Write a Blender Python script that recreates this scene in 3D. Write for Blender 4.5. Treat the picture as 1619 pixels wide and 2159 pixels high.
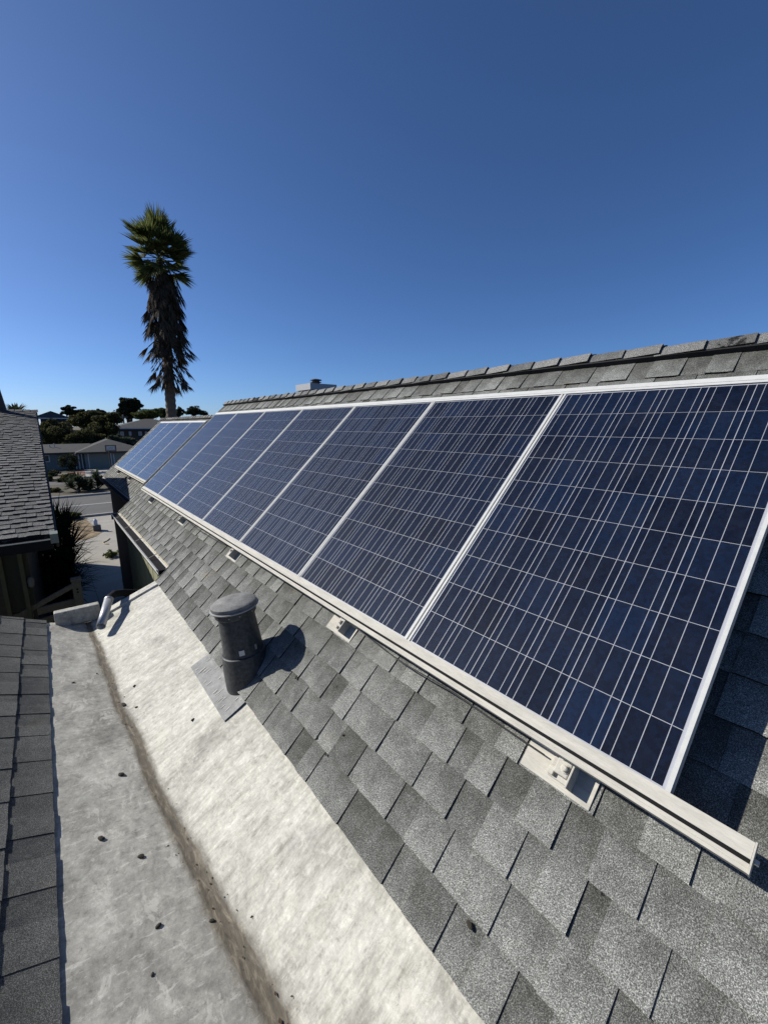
import bpy, bmesh, math, random
from mathutils import Vector, Matrix, noise
random.seed(7)
sc = bpy.context.scene
for o in list(bpy.data.objects): bpy.data.objects.remove(o)
C = sc.collection

# ---------------------------------------------------------------- camera
H = 5.1                                     # eye height above the ground
PITCH, YAW, FPX = math.radians(11.82), math.radians(39.05), 876.0
FW = Vector((math.sin(YAW)*math.cos(PITCH), math.cos(YAW)*math.cos(PITCH), -math.sin(PITCH)))
RT = Vector((math.cos(YAW), -math.sin(YAW), 0)); UP = RT.cross(FW)
cd = bpy.data.cameras.new('camera'); cam = bpy.data.objects.new('camera', cd); C.objects.link(cam)
m = Matrix((RT, UP, -FW)).transposed().to_4x4(); m.translation = (0, 0, H); cam.matrix_world = m
cd.sensor_fit = 'VERTICAL'; cd.sensor_height = 36; cd.lens = FPX/2159*36
cd.clip_start = .05; cd.clip_end = 3000
sc.camera = cam
# ---------------------------------------------------------------- sky and sun
SUN = Vector((-.522, .648, .555)).normalized()
w = bpy.data.worlds.new('World'); sc.world = w; w.use_nodes = True
sky = w.node_tree.nodes.new('ShaderNodeTexSky'); sky.sky_type = 'NISHITA'; sky.sun_disc = False
sky.sun_elevation = math.asin(SUN.z); sky.sun_rotation = math.atan2(SUN.x, SUN.y)
sky.air_density = .8; sky.dust_density = 2.0; sky.ozone_density = 10.0; sky.altitude = 1500
bg = w.node_tree.nodes['Background']; bg.inputs[1].default_value = .096
w.node_tree.links.new(sky.outputs[0], bg.inputs[0])
ld = bpy.data.lights.new('sun', 'SUN'); ld.energy = 5.0; ld.angle = math.radians(.5); ld.color = (1, .955, .875)
sun = bpy.data.objects.new('sun', ld); C.objects.link(sun); sun.rotation_euler = SUN.to_track_quat('Z', 'Y').to_euler()
sun.location = (-20, 25, 30)
sc.view_settings.view_transform = 'Standard'; sc.view_settings.look = 'None'
sc.view_settings.exposure = .22; sc.view_settings.gamma = 1
sc.render.resolution_x, sc.render.resolution_y = 767, 1024

# ---------------------------------------------------------------- pixel helpers (photo pixels, 1619 x 2159)
EYE = Vector((0, 0, H))
def ray(u, v): return (RT*((u-809.5)/FPX) - UP*((v-1079.5)/FPX) + FW).normalized()
def at_z(u, v, z):
    d = ray(u, v); return EYE + d*((z-H)/d.z)
def at_y(u, v, y):
    d = ray(u, v); return EYE + d*(y/d.y)
def at_plane(u, v, p, n):
    d = ray(u, v); return EYE + d*((p-EYE).dot(n)/d.dot(n))
def to_px(p):
    q = p-EYE; z = q.dot(FW)
    if z < .05: return None
    return 809.5+FPX*q.dot(RT)/z, 1079.5-FPX*q.dot(UP)/z, z

# ---------------------------------------------------------------- materials
def nodes(name):
    m = bpy.data.materials.new(name); m.use_nodes = True
    nt = m.node_tree; return m, nt, nt.nodes['Principled BSDF']
def N(nt, typ, **kw):
    n = nt.nodes.new(typ)
    for k, v in kw.items():
        if k[0] == 'i' and k[1:].isdigit(): n.inputs[int(k[1:])].default_value = v
        elif k in n.inputs: n.inputs[k].default_value = v
        else: setattr(n, k, v)
    return n
def pos(nt, scale=(1, 1, 1)):
    g = N(nt, 'ShaderNodeNewGeometry'); mp = N(nt, 'ShaderNodeMapping'); mp.inputs['Scale'].default_value = scale
    nt.links.new(g.outputs['Position'], mp.inputs[0]); return mp.outputs[0]
def noise_tex(nt, vec, scale, detail=3, rough=.55, dist=0):
    n = N(nt, 'ShaderNodeTexNoise', Scale=scale, Detail=detail, Roughness=rough, Distortion=dist)
    nt.links.new(vec, n.inputs['Vector']); return n.outputs['Fac']
def ramp(nt, fac, *stops, interp='LINEAR'):
    r = N(nt, 'ShaderNodeValToRGB'); r.color_ramp.interpolation = interp
    el = r.color_ramp.elements
    while len(el) < len(stops): el.new(.5)
    for e, (p, c) in zip(el, stops):
        e.position = p; e.color = (*c, 1) if isinstance(c, tuple) else (c, c, c, 1)
    nt.links.new(fac, r.inputs[0]); return r.outputs[0]
def mix(nt, fac, a, b, mode='MIX'):
    x = N(nt, 'ShaderNodeMix', data_type='RGBA', blend_type=mode)
    for i, s in ((0, fac), (6, a), (7, b)):
        if isinstance(s, (int, float)): x.inputs[i].default_value = s if i == 0 else (s, s, s, 1)
        elif isinstance(s, tuple): x.inputs[i].default_value = (*s, 1)
        else: nt.links.new(s, x.inputs[i])
    return x.outputs[2]
def math_n(nt, op, a, b=0.0):
    x = N(nt, 'ShaderNodeMath', operation=op)
    for i, s in ((0, a), (1, b)):
        if isinstance(s, (int, float)): x.inputs[i].default_value = s
        else: nt.links.new(s, x.inputs[i])
    return x.outputs[0]
def attr(nt, name):
    a = N(nt, 'ShaderNodeAttribute'); a.attribute_name = name; return a.outputs['Fac']
def bump(nt, b, h, strength, dist):
    x = N(nt, 'ShaderNodeBump', Strength=strength, Distance=dist)
    nt.links.new(h, x.inputs['Height']); nt.links.new(x.outputs[0], b.inputs['Normal'])

def simple(name, col, rough=.6, metal=0, var=.25, scale=8, spec=.4, bmp=0, vecscale=(1, 1, 1)):
    m, nt, b = nodes(name); v = pos(nt, vecscale)
    n1 = noise_tex(nt, v, scale, 5, .6); n2 = noise_tex(nt, v, scale*7, 3)
    lo = tuple(c*(1-var) for c in col); hi = tuple(min(1, c*(1+var*.6)) for c in col)
    c = mix(nt, .35, ramp(nt, n1, (.3, lo), (.7, hi)), ramp(nt, n2, (.3, lo), (.7, hi)))
    nt.links.new(c, b.inputs['Base Color'])
    b.inputs['Roughness'].default_value = rough; b.inputs['Metallic'].default_value = metal
    b.inputs['Specular IOR Level'].default_value = spec
    if bmp: bump(nt, b, n2, bmp, .01)
    return m
def shingle_mat(name, lo, mid, hi, tint, gran=330):
    m, nt, b = nodes(name); v = pos(nt)
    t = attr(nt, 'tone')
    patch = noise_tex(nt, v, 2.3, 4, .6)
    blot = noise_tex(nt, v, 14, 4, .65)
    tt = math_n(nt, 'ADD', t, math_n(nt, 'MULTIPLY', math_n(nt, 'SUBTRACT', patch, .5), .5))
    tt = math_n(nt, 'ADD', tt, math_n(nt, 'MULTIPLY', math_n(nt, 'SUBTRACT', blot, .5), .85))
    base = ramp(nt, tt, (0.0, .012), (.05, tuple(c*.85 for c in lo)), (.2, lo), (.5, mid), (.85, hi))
    g1 = noise_tex(nt, v, gran, 2, .7); g2 = noise_tex(nt, v, gran*2.6, 1, .5)
    gg = math_n(nt, 'ADD', math_n(nt, 'MULTIPLY', g1, .62), math_n(nt, 'MULTIPLY', g2, .38))
    gr = ramp(nt, gg, (.36, .18), (.455, .55), (.55, 1.22), (.63, 2.8))
    col = mix(nt, 1.0, base, gr, 'MULTIPLY')
    # bare, brownish stains here and there
    st = noise_tex(nt, v, 3.7, 3, .6)
    col = mix(nt, math_n(nt, 'MULTIPLY', ramp(nt, st, (.66, 0.0), (.76, 1.0)), .45), col, mix(nt, 1.0, col, tint, 'MULTIPLY'))
    nt.links.new(col, b.inputs['Base Color'])
    b.inputs['Roughness'].default_value = .9; b.inputs['Specular IOR Level'].default_value = .25
    bump(nt, b, gg, .55, .004)
    return m
def leaf(name, a, b_, c, trans=.35):
    m, nt, b = nodes(name)
    g = N(nt, 'ShaderNodeNewGeometry')
    nt.links.new(ramp(nt, g.outputs['Random Per Island'], (.0, a), (.55, b_), (1, c)), b.inputs['Base Color'])
    b.inputs['Roughness'].default_value = .75; b.inputs['Specular IOR Level'].default_value = .12
    tl = N(nt, 'ShaderNodeBsdfTranslucent'); mx = N(nt, 'ShaderNodeMixShader'); mx.inputs[0].default_value = trans
    cn = b.inputs['Base Color'].links[0].from_socket; nt.links.new(cn, tl.inputs[0]); out = nt.nodes['Material Output']
    nt.links.new(b.outputs[0], mx.inputs[1]); nt.links.new(tl.outputs[0], mx.inputs[2]); nt.links.new(mx.outputs[0], out.inputs[0])
    return m
M = {}
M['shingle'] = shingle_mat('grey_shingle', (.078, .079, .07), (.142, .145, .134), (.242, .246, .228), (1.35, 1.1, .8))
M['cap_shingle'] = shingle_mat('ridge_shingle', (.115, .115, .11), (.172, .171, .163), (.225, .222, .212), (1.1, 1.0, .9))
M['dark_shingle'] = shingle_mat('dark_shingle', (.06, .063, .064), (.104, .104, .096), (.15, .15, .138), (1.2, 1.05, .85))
M['old_shingle'] = shingle_mat('weathered_shingle', (.075, .075, .075), (.115, .115, .112), (.165, .162, .157), (1.25, 1.1, .85), 120)
M['far_roof'] = simple('far_shingle', (.055, .055, .054), .9, var=.35, scale=2.2)
M['black_edge'] = simple('black_felt', (.012, .012, .013), .8)

def membrane():
    m, nt, b = nodes('roof_membrane')
    v = pos(nt); vs = pos(nt, (1, 3.2, 1))
    flat = attr(nt, 'flat'); dirt = attr(nt, 'dirt')
    cream = ramp(nt, noise_tex(nt, vs, 4.5, 10, .74, .25), (.28, (.3, .285, .245)), (.45, (.47, .458, .4)), (.6, (.56, .548, .485)), (.78, (.68, .668, .6)))
    vg = pos(nt, (1.5, 1, 1))
    grey = ramp(nt, noise_tex(nt, vg, 5, 11, .74, .35), (.28, (.21, .203, .18)), (.44, (.33, .318, .28)), (.56, (.41, .4, .35)), (.68, (.49, .472, .42)), (.8, (.58, .56, .5)))
    col = mix(nt, flat, cream, grey)
    fine = noise_tex(nt, v, 34, 11, .8, .15)
    col = mix(nt, 1.0, col, ramp(nt, fine, (.3, .42), (.44, .88), (.56, 1.06), (.7, 1.42)), 'MULTIPLY')
    streak = noise_tex(nt, pos(nt, (1, 7, 1)), 9, 7, .75, .35)
    col = mix(nt, math_n(nt, 'SUBTRACT', 1.0, math_n(nt, 'MULTIPLY', flat, .7)), col, mix(nt, 1.0, col, ramp(nt, streak, (.34, .78), (.48, .98), (.56, 1.03), (.7, 1.14)), 'MULTIPLY'))
    patch = noise_tex(nt, v, 3.1, 5, .62, .6)
    col = mix(nt, 1.0, col, ramp(nt, patch, (.32, .68), (.5, 1.0), (.7, 1.12)), 'MULTIPLY')
    vw = N(nt, 'ShaderNodeTexVoronoi', Scale=9); vw.feature = 'DISTANCE_TO_EDGE'
    wob = N(nt, 'ShaderNodeVectorMath', operation='ADD'); nz = N(nt, 'ShaderNodeTexNoise', Scale=6.0, Detail=6); nt.links.new(v, nz.inputs['Vector']); nt.links.new(v, wob.inputs[0]); nt.links.new(nz.outputs['Color'], wob.inputs[1]); nt.links.new(wob.outputs[0], vw.inputs['Vector'])
    ck = math_n(nt, 'MULTIPLY', ramp(nt, vw.outputs['Distance'], (.0, 1.0), (.012, 0.0)), ramp(nt, noise_tex(nt, v, 3, 4), (.5, 0.0), (.6, .55)))
    col = mix(nt, ck, col, (.2, .18, .15))
    # scuffs and lighter smears
    sm = noise_tex(nt, pos(nt, (2.2, 1, 1)), 6.5, 11, .74, .35)
    col = mix(nt, math_n(nt, 'MULTIPLY', ramp(nt, sm, (.565, 0.0), (.6, 1.0)), .42), col, (.66, .635, .56))
    sm2 = noise_tex(nt, pos(nt, (1, 3.5, 1)), 13, 11, .76, .15)
    col = mix(nt, math_n(nt, 'MULTIPLY', ramp(nt, sm2, (.575, 0.0), (.6, 1.0)), .4), col, (.7, .68, .61))
    dk = noise_tex(nt, pos(nt, (1, 1.8, 1)), 15, 11, .76, .25)
    col = mix(nt, math_n(nt, 'MULTIPLY', ramp(nt, dk, (.6, 0.0), (.63, 1.0)), .42), col, (.21, .195, .165))
    dn = math_n(nt, 'ADD', dirt, math_n(nt, 'MULTIPLY', math_n(nt, 'SUBTRACT', noise_tex(nt, pos(nt, (3, 1, 1)), 9, 7, .72, 1), .5), 1.1))
    halo = ramp(nt, dn, (.2, 0.0), (.5, .45), (.8, .92))
    dcol = ramp(nt, noise_tex(nt, pos(nt, (5, 1, 1)), 12, 6, .7, .8), (.32, (.05, .041, .028)), (.52, (.11, .091, .064)), (.68, (.26, .22, .155)))
    col = mix(nt, halo, col, dcol)
    nt.links.new(col, b.inputs['Base Color'])
    b.inputs['Roughness'].default_value = .75; b.inputs['Specular IOR Level'].default_value = .3
    hh = math_n(nt, 'ADD', noise_tex(nt, v, 20, 9, .74, .1), math_n(nt, 'MULTIPLY', sm, .7))
    bump(nt, b, hh, .35, .008)
    return m
M['membrane'] = membrane()
M['alu'] = simple('dusty_aluminium', (.46, .445, .4), .7, 0, .22, 30, .2, .05)
M['alu_cream'] = simple('dusty_rail_aluminium', (.5, .48, .42), .75, 0, .25, 45, .15, .08, (1, .15, 1))
M['alu_white'] = simple('bright_aluminium', (.52, .52, .5), .6, 0, .12, 25, .25)
M['back'] = simple('white_backsheet', (.4, .42, .47), .5, var=.05)
M['silver'] = simple('tinned_ribbon', (.36, .38, .43), .5, .0, .05)
M['bolt'] = simple('stainless_bolt', (.7, .68, .62), .3, .8, .1, 60)
M['black'] = simple('black_rubber', (.012, .012, .013), .8, spec=.1)
M['wire'] = simple('black_cable', (.02, .02, .02), .5)
M['vent'] = simple('weathered_black_plastic', (.055, .06, .063), .5, var=.8, scale=45, spec=.35, bmp=.1)
M['vent_top'] = simple('chalked_vent_cap', (.2, .2, .19), .75, var=.6, scale=14, bmp=.1)
M['sealant'] = simple('grey_sealant', (.3, .3, .29), .6)
M['lead'] = simple('painted_lead_flashing', (.29, .295, .285), .7, 0, .45, 16, .2, bmp=.15)
M['paint_chip'] = simple('paint_drips', (.62, .61, .56), .7)
M['galv'] = simple('galvanised_pipe', (.4, .41, .42), .42, .5, .12, 25)
M['cream_wood'] = simple('cream_painted_wood', (.6, .54, .38), .65, var=.15, scale=10)
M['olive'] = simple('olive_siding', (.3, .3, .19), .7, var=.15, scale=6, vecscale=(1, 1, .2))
M['shade_wall'] = simple('shaded_olive_siding', (.04, .04, .03), .75, var=.2, scale=4, vecscale=(1, 1, .2))  # olive siding with the side-yard shade put into its colour
M['shade_trim'] = simple('shaded_olive_trim', (.07, .068, .04), .7)  # trim colour darkened to carry the shade under the eave
M['white_metal'] = simple('white_painted_metal', (.75, .75, .72), .45, var=.1, scale=20)
M['white'] = simple('white_paint', (.55, .56, .57), .6, var=.08)
M['chimney_grey'] = simple('grey_chimney_paint', (.36, .37, .38), .7, var=.08)
M['dark_brown'] = simple('dark_brown_paint', (.045, .036, .03), .7)
M['weathered'] = simple('weathered_timber', (.15, .135, .11), .8, var=.35, scale=20, vecscale=(3, 3, 1), bmp=.2)
M['debris'] = simple('dark_debris', (.035, .03, .022), .9, var=.5, scale=90)
M['litter'] = leaf('dry_litter', (.03, .022, .015), (.08, .06, .04), (.2, .16, .1), .1)
M['asphalt'] = simple('asphalt', (.1, .098, .092), .9, var=.22, scale=.8)
M['concrete'] = simple('concrete', (.33, .31, .265), .85, var=.18, scale=1.2)
M['kerb'] = simple('kerb_concrete', (.36, .345, .31), .85, var=.2, scale=3)
M['line'] = simple('road_paint', (.55, .55, .52), .8)
M['soil'] = simple('mulch', (.085, .072, .045), .95, var=.45, scale=3)
M['ground'] = simple('dry_ground', (.11, .095, .062), .95, var=.35, scale=.5)
M['lawn'] = simple('dry_lawn', (.27, .2, .115), .95, var=.4, scale=1.4)
M['brickred'] = simple('red_paving', (.3, .14, .1), .85, var=.25, scale=6)
M['sage'] = simple('grey_green_stucco', (.17, .19, .19), .85, var=.08)
M['sage_door'] = simple('garage_door_paint', (.15, .17, .155), .6, var=.05)
M['window'] = simple('dark_window', (.03, .035, .04), .15, spec=.6)
M['pane_pale'] = simple('pale_curtained_window', (.3, .31, .3), .4)
M['blue_white'] = simple('pale_blue_plastic', (.42, .47, .58), .4, var=.2, scale=20)
M['block'] = simple('grey_block', (.14, .135, .13), .9)
M['hose'] = simple('yellow_hose', (.42, .34, .16), .6)
M['clear'] = simple('clear_acrylic_board', (.33, .35, .37), .3)
M['leaf_dark'] = leaf('dark_foliage', (.015, .02, .012), (.034, .042, .022), (.065, .072, .032))
M['leaf_mid'] = leaf('olive_foliage', (.03, .034, .015), (.07, .07, .028), (.13, .12, .045))
M['leaf_bright'] = leaf('bright_foliage', (.035, .05, .015), (.08, .1, .03), (.16, .16, .05))
M['leaf_grey'] = leaf('grey_green_foliage', (.04, .05, .03), (.085, .1, .06), (.15, .16, .1))
M['leaf_agave'] = leaf('agave_leaf', (.03, .04, .025), (.05, .065, .04), (.09, .11, .06))
M['frond'] = leaf('palm_frond', (.05, .065, .02), (.09, .11, .036), (.16, .17, .06), .5)
M['dead'] = leaf('dead_frond', (.035, .026, .018), (.062, .048, .034), (.12, .095, .066), .2)
M['bark'] = simple('palm_bark', (.13, .1, .075), .95, var=.5, scale=9, vecscale=(1, 1, 4), bmp=.4)
M['trunk'] = simple('tree_bark', (.07, .055, .04), .95, var=.4, scale=6)

def cell_mat():
    m, nt, b = nodes('polycrystalline_cell')
    v = pos(nt); vo = N(nt, 'ShaderNodeTexVoronoi', Scale=75); nt.links.new(v, vo.inputs['Vector'])
    sep = N(nt, 'ShaderNodeSeparateColor'); nt.links.new(vo.outputs['Color'], sep.inputs[0])
    oi = N(nt, 'ShaderNodeObjectInfo')
    t = math_n(nt, 'ADD', math_n(nt, 'MULTIPLY', sep.outputs[0], .45), math_n(nt, 'MULTIPLY', oi.outputs['Random'], .55))
    nt.links.new(ramp(nt, t, (0, (.0028, .0045, .013)), (.5, (.004, .0095, .028)), (1, (.0055, .016, .048))), b.inputs['Base Color'])
    b.inputs['Roughness'].default_value = .6; b.inputs['Specular IOR Level'].default_value = .05
    return m
M['cell'] = cell_mat()
def glass_mat():
    m = bpy.data.materials.new('panel_glass'); m.use_nodes = True; nt = m.node_tree
    for n in list(nt.nodes): nt.nodes.remove(n)
    out = N(nt, 'ShaderNodeOutputMaterial'); tr = N(nt, 'ShaderNodeBsdfTransparent')
    gl = N(nt, 'ShaderNodeBsdfGlossy', Roughness=.03); df = N(nt, 'ShaderNodeBsdfDiffuse'); df.inputs[0].default_value = (.5, .47, .42, 1)
    fr = N(nt, 'ShaderNodeFresnel', IOR=1.42)
    m1 = N(nt, 'ShaderNodeMixShader'); m2 = N(nt, 'ShaderNodeMixShader')
    d = noise_tex(nt, pos(nt, (1, 1, 1)), 7, 5, .65)
    nt.links.new(ramp(nt, d, (.4, .0005), (.75, .011)), m1.inputs[0])
    nt.links.new(tr.outputs[0], m1.inputs[1]); nt.links.new(df.outputs[0], m1.inputs[2])
    nt.links.new(fr.outputs[0], m2.inputs[0]); nt.links.new(m1.outputs[0], m2.inputs[1]); nt.links.new(gl.outputs[0], m2.inputs[2])
    nt.links.new(m2.outputs[0], out.inputs[0]); return m
M['glass'] = glass_mat()

# ---------------------------------------------------------------- mesh helpers
class MB:
    def __init__(s): s.v = []; s.f = []; s.t = []
    def face(s, pts, tone=None):
        i = len(s.v); s.v += [tuple(p) for p in pts]; s.f.append(tuple(range(i, i+len(pts))))
        s.t += [tone if tone is not None else .5]*len(pts)
    def box(s, lo, hi, mat=None):
        x0, y0, z0 = lo; x1, y1, z1 = hi
        p = [Vector(q) for q in ((x0,y0,z0),(x1,y0,z0),(x1,y1,z0),(x0,y1,z0),(x0,y0,z1),(x1,y0,z1),(x1,y1,z1),(x0,y1,z1))]
        if mat: p = [mat@q for q in p]
        i = len(s.v); s.v += [tuple(q) for q in p]; s.t += [.5]*8
        s.f += [tuple(i+k for k in q) for q in ((0,3,2,1),(4,5,6,7),(0,1,5,4),(1,2,6,5),(2,3,7,6),(3,0,4,7))]
        return s
    def bar(s, a, b, w, h=None, up=(0, 0, 1)):
        a, b = Vector(a), Vector(b); h = h or w; d = (b-a); L = d.length; d = d.normalized()
        up = Vector(up); sd = d.cross(up)
        if sd.length < 1e-4: sd = d.cross(Vector((1, 0, 0)))
        sd.normalize(); u = sd.cross(d)
        mt = Matrix((d, sd, u)).transposed().to_4x4(); mt.translation = a
        return s.box((0, -w/2, -h/2), (L, w/2, h/2), mt)
    def tube(s, pts, rad, seg=12, cap=True):
        pts = [Vector(p) for p in pts]; rad = rad if isinstance(rad, (list, tuple)) else [rad]*len(pts)
        i0 = len(s.v); n = None
        for k, p in enumerate(pts):
            d = (pts[min(k+1, len(pts)-1)]-pts[max(k-1, 0)]).normalized()
            if n is None: n = d.cross(Vector((0, 0, 1)) if abs(d.z) < .9 else Vector((1, 0, 0))).normalized()
            n = (n-d*n.dot(d)).normalized(); bb = d.cross(n)
            for q in range(seg):
                a = 2*math.pi*q/seg; s.v.append(tuple(p+(n*math.cos(a)+bb*math.sin(a))*rad[k])); s.t.append(.5)
        for k in range(len(pts)-1):
            for q in range(seg):
                r = (q+1) % seg; a = i0+k*seg; s.f.append((a+q, a+r, a+seg+r, a+seg+q))
        if cap:
            s.f.append(tuple(i0+q for q in reversed(range(seg)))); e = i0+(len(pts)-1)*seg; s.f.append(tuple(e+q for q in range(seg)))
        return s
    def lathe(s, prof, seg=32, mat=None):
        i0 = len(s.v)
        for r, z in prof:
            for q in range(seg):
                a = 2*math.pi*q/seg; p = Vector((r*math.cos(a), r*math.sin(a), z)); s.v.append(tuple(mat@p if mat else p)); s.t.append(.5)
        for k in range(len(prof)-1):
            for q in range(seg):
                r = (q+1) % seg; a = i0+k*seg; s.f.append((a+q, a+r, a+seg+r, a+seg+q))
        s.f.append(tuple(i0+q for q in reversed(range(seg)))); e = i0+(len(prof)-1)*seg; s.f.append(tuple(e+q for q in range(seg)))
        return s
    def extrude(s, prof, a, b, fx):                # profile (p, q), swept from a to b; fx(t, p, q) -> point
        n = len(prof); i0 = len(s.v)
        for t in (a, b):
            for p, q in prof: s.v.append(tuple(fx(t, p, q))); s.t.append(.5)
        for k in range(n):
            r = (k+1) % n; s.f.append((i0+k, i0+r, i0+n+r, i0+n+k))
        s.f.append(tuple(i0+k for k in reversed(range(n)))); s.f.append(tuple(i0+n+k for k in range(n)))
        return s
    def build(s, name, mat, parent=None, smooth=False, bevel=0, tone=False):
        me = bpy.data.meshes.new(name); me.from_pydata(s.v, [], s.f)
        if tone:
            at = me.attributes.new('tone', 'FLOAT', 'POINT'); at.data.foreach_set('value', s.t)
        bm = bmesh.new(); bm.from_mesh(me); bmesh.ops.recalc_face_normals(bm, faces=bm.faces) if not tone else None
        bm.to_mesh(me); bm.free()
        me.materials.append(M[mat])
        if smooth:
            me.polygons.foreach_set('use_smooth', [True]*len(me.polygons))
        o = bpy.data.objects.new(name, me); C.objects.link(o)
        if smooth:
            md = o.modifiers.new('e', 'EDGE_SPLIT'); md.split_angle = math.radians(38)
        if bevel:
            md = o.modifiers.new('b', 'BEVEL'); md.width = bevel; md.segments = 2; md.limit_method = 'ANGLE'
        if parent: adopt(o, parent)
        return o
MW = {}
def mw(o): return MW.get(o.name, Matrix.Identity(4))
def adopt(o, parent):
    o.parent = parent; o.matrix_parent_inverse = mw(parent).inverted()
def tag(o, label, cat=None, group=None):
    o['label'] = label
    if cat: o['category'] = cat
    if group: o['group'] = group
    return o
def thing(name, label, cat, loc=(0, 0, 0), group=None):
    o = bpy.data.objects.new(name, None); C.objects.link(o); o.location = loc; o.empty_display_size = .1
    MW[o.name] = Matrix.Translation(Vector(loc)); return tag(o, label, cat, group)
def struct(name, mb, mat):
    o = mb.build(name, mat); o['kind'] = 'structure'; return o

# ================================================================ the main house
TH = math.radians(43.27)
SV = Vector((math.cos(TH), 0, math.sin(TH))); NV = Vector((-math.sin(TH), 0, math.cos(TH))); YV = Vector((0, 1, 0))
A = Vector((1.1226, .228, H-.9206)); G = Vector((1.421, 8.8536, H-1.033)); STAND = .15
B1 = A-NV*STAND; B3 = G-NV*STAND                      # roof plane origins (upper roof, lower far roof)
def roof(s, y, h=0): return Vector((B1.x, 0, B1.z))+SV*s+NV*h+YV*y
def roof3(s, y, h=0): return Vector((B3.x, 0, B3.z))+SV*s+NV*h+YV*y
EXP = .143; S0 = -.72; RIDGE = 2.074; RIDGE3 = 1.92
YG = 7.95; YN = -2.6; YE = 4.46
house = thing('main_house', 'grey shingled house carrying the solar panels, filling the right side', 'house', (2.5, 2.5, 0))

# --- roof decks
def deck(fn, s_lo, s_hi, y0, y1, t=.05):
    mb = MB(); mb.extrude([(s_lo, -.003), (s_hi, -.003), (s_hi, -t), (s_lo, -t)], y0, y1, lambda y, s, h: fn(s, y, h)); return mb
apex = roof(RIDGE, 0); apex3 = roof3(RIDGE3, 0)
def back(fn, ap):
    def g(s, y, h=0):
        p = fn(s, y, h); return Vector((2*ap.x-p.x, p.y, p.z))
    return g
d = deck(roof, S0, RIDGE, YN, YE-.01); d2 = deck(roof, -.53, RIDGE, YE-.01, YG)
for q in (d2, deck(back(roof, apex), -.72, RIDGE+.0, YN, YG)):
    n0 = len(d.v); d.v += q.v; d.t += q.t; d.f += [tuple(i+n0 for i in f) for f in q.f]
roof_o = d.build('roof', 'dark_shingle', house)
d = deck(roof3, -.42, RIDGE3, YG+.02, 14.3)
q = deck(back(roof3, apex3), -.42, RIDGE3, YG+.02, 14.3); n0 = len(d.v); d.v += q.v; d.t += q.t; d.f += [tuple(i+n0 for i in f) for f in q.f]
roof3_o = d.build('lower_roof', 'dark_shingle', house)
tag(roof3_o, 'lower far roof of the house under the short row of panels')

# --- shingles: every tab is a piece; the largest in view are objects, the rest one field
def tab_piece(fn, u0, um, u1, s0, e, hr=.0125, hl=.0055, jit=.0018, tones=None):
    """one laminated shingle tab: a raised tooth [um,u1] and a low part [u0,um] beside it"""
    mb = MB()
    tr, tl = tones or (min(.78, max(.34, random.gauss(.56, .12))), min(.74, max(.3, random.gauss(.46, .14))))
    top = e+.025
    for (a, b, hb, tone, seg) in ((um, u1, hr, tr, 4), (u0-.004, um, hl, tl, 3)):
        ht = .0035 if hb == hr else .0012
        lowpts = []; hi = []
        for k in range(seg+1):
            u = a+(b-a)*k/seg; s = s0+random.uniform(-jit, jit); lowpts.append((u, s)); hi.append((u, s0+top))
        dz = random.uniform(-.0012, .0012)
        for k in range(seg):
            p = [fn(lowpts[k][1], lowpts[k][0], hb+dz), fn(lowpts[k+1][1], lowpts[k+1][0], hb+dz), fn(hi[k+1][1], hi[k+1][0], ht), fn(hi[k][1], hi[k][0], ht)]
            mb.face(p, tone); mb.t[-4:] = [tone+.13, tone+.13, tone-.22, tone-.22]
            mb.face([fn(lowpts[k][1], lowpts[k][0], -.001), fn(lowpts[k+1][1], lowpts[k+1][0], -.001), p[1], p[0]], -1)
        for (pt, ph) in ((lowpts[0], hi[0]), (lowpts[-1], hi[-1])):
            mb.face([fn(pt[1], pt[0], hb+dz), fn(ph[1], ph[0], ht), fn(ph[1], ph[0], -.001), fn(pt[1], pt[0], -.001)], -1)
    return mb
def score(mb, hidden):
    if hidden: return 0
    ps = [to_px(Vector(v)) for v in mb.v[:4]]
    if any(p is None for p in ps): return 0
    cx = sum(p[0] for p in ps)/4; cy = sum(p[1] for p in ps)/4
    if not (-40 < cx < 1660 and -40 < cy < 2200): return 0
    xs = [to_px(Vector(v)) for v in mb.v]
    return (max(p[0] for p in xs)-min(p[0] for p in xs))*(max(p[1] for p in xs)-min(p[1] for p in xs))
def courses(fn, s_start, n, u_lo, u_hi, e=EXP, wmin=.19, wmax=.27, hidden=lambda s, u: False, lim=None, fixed=None, **kw):
    out = []
    for k in range(n):
        s = s_start+k*e; lo, hi = (lim(k) if lim else (u_lo, u_hi))
        if fixed and k in fixed:
            edges = list(fixed[k]); 
            while edges[0] > lo: edges.insert(0, edges[0]-random.uniform(wmin, wmax))
            while edges[-1] < hi: edges.append(edges[-1]+random.uniform(wmin, wmax))
        else:
            edges = [lo-random.uniform(0, wmax)]
            while edges[-1] < hi: edges.append(edges[-1]+random.uniform(wmin, wmax))
        for a, b in zip(edges[:-1], edges[1:]):
            a2, b2 = max(a, lo), min(b, hi)
            if b2-a2 < .02: continue
            f = random.uniform(.35, .6); um = a+(b-a)*f; um = min(max(um, a2+.008), b2-.008)
            mb = tab_piece(fn, a2, um, b2, s, e, **kw)
            out.append((score(mb, hidden(s+.05, (a+b)/2)), mb))
    return out
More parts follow.
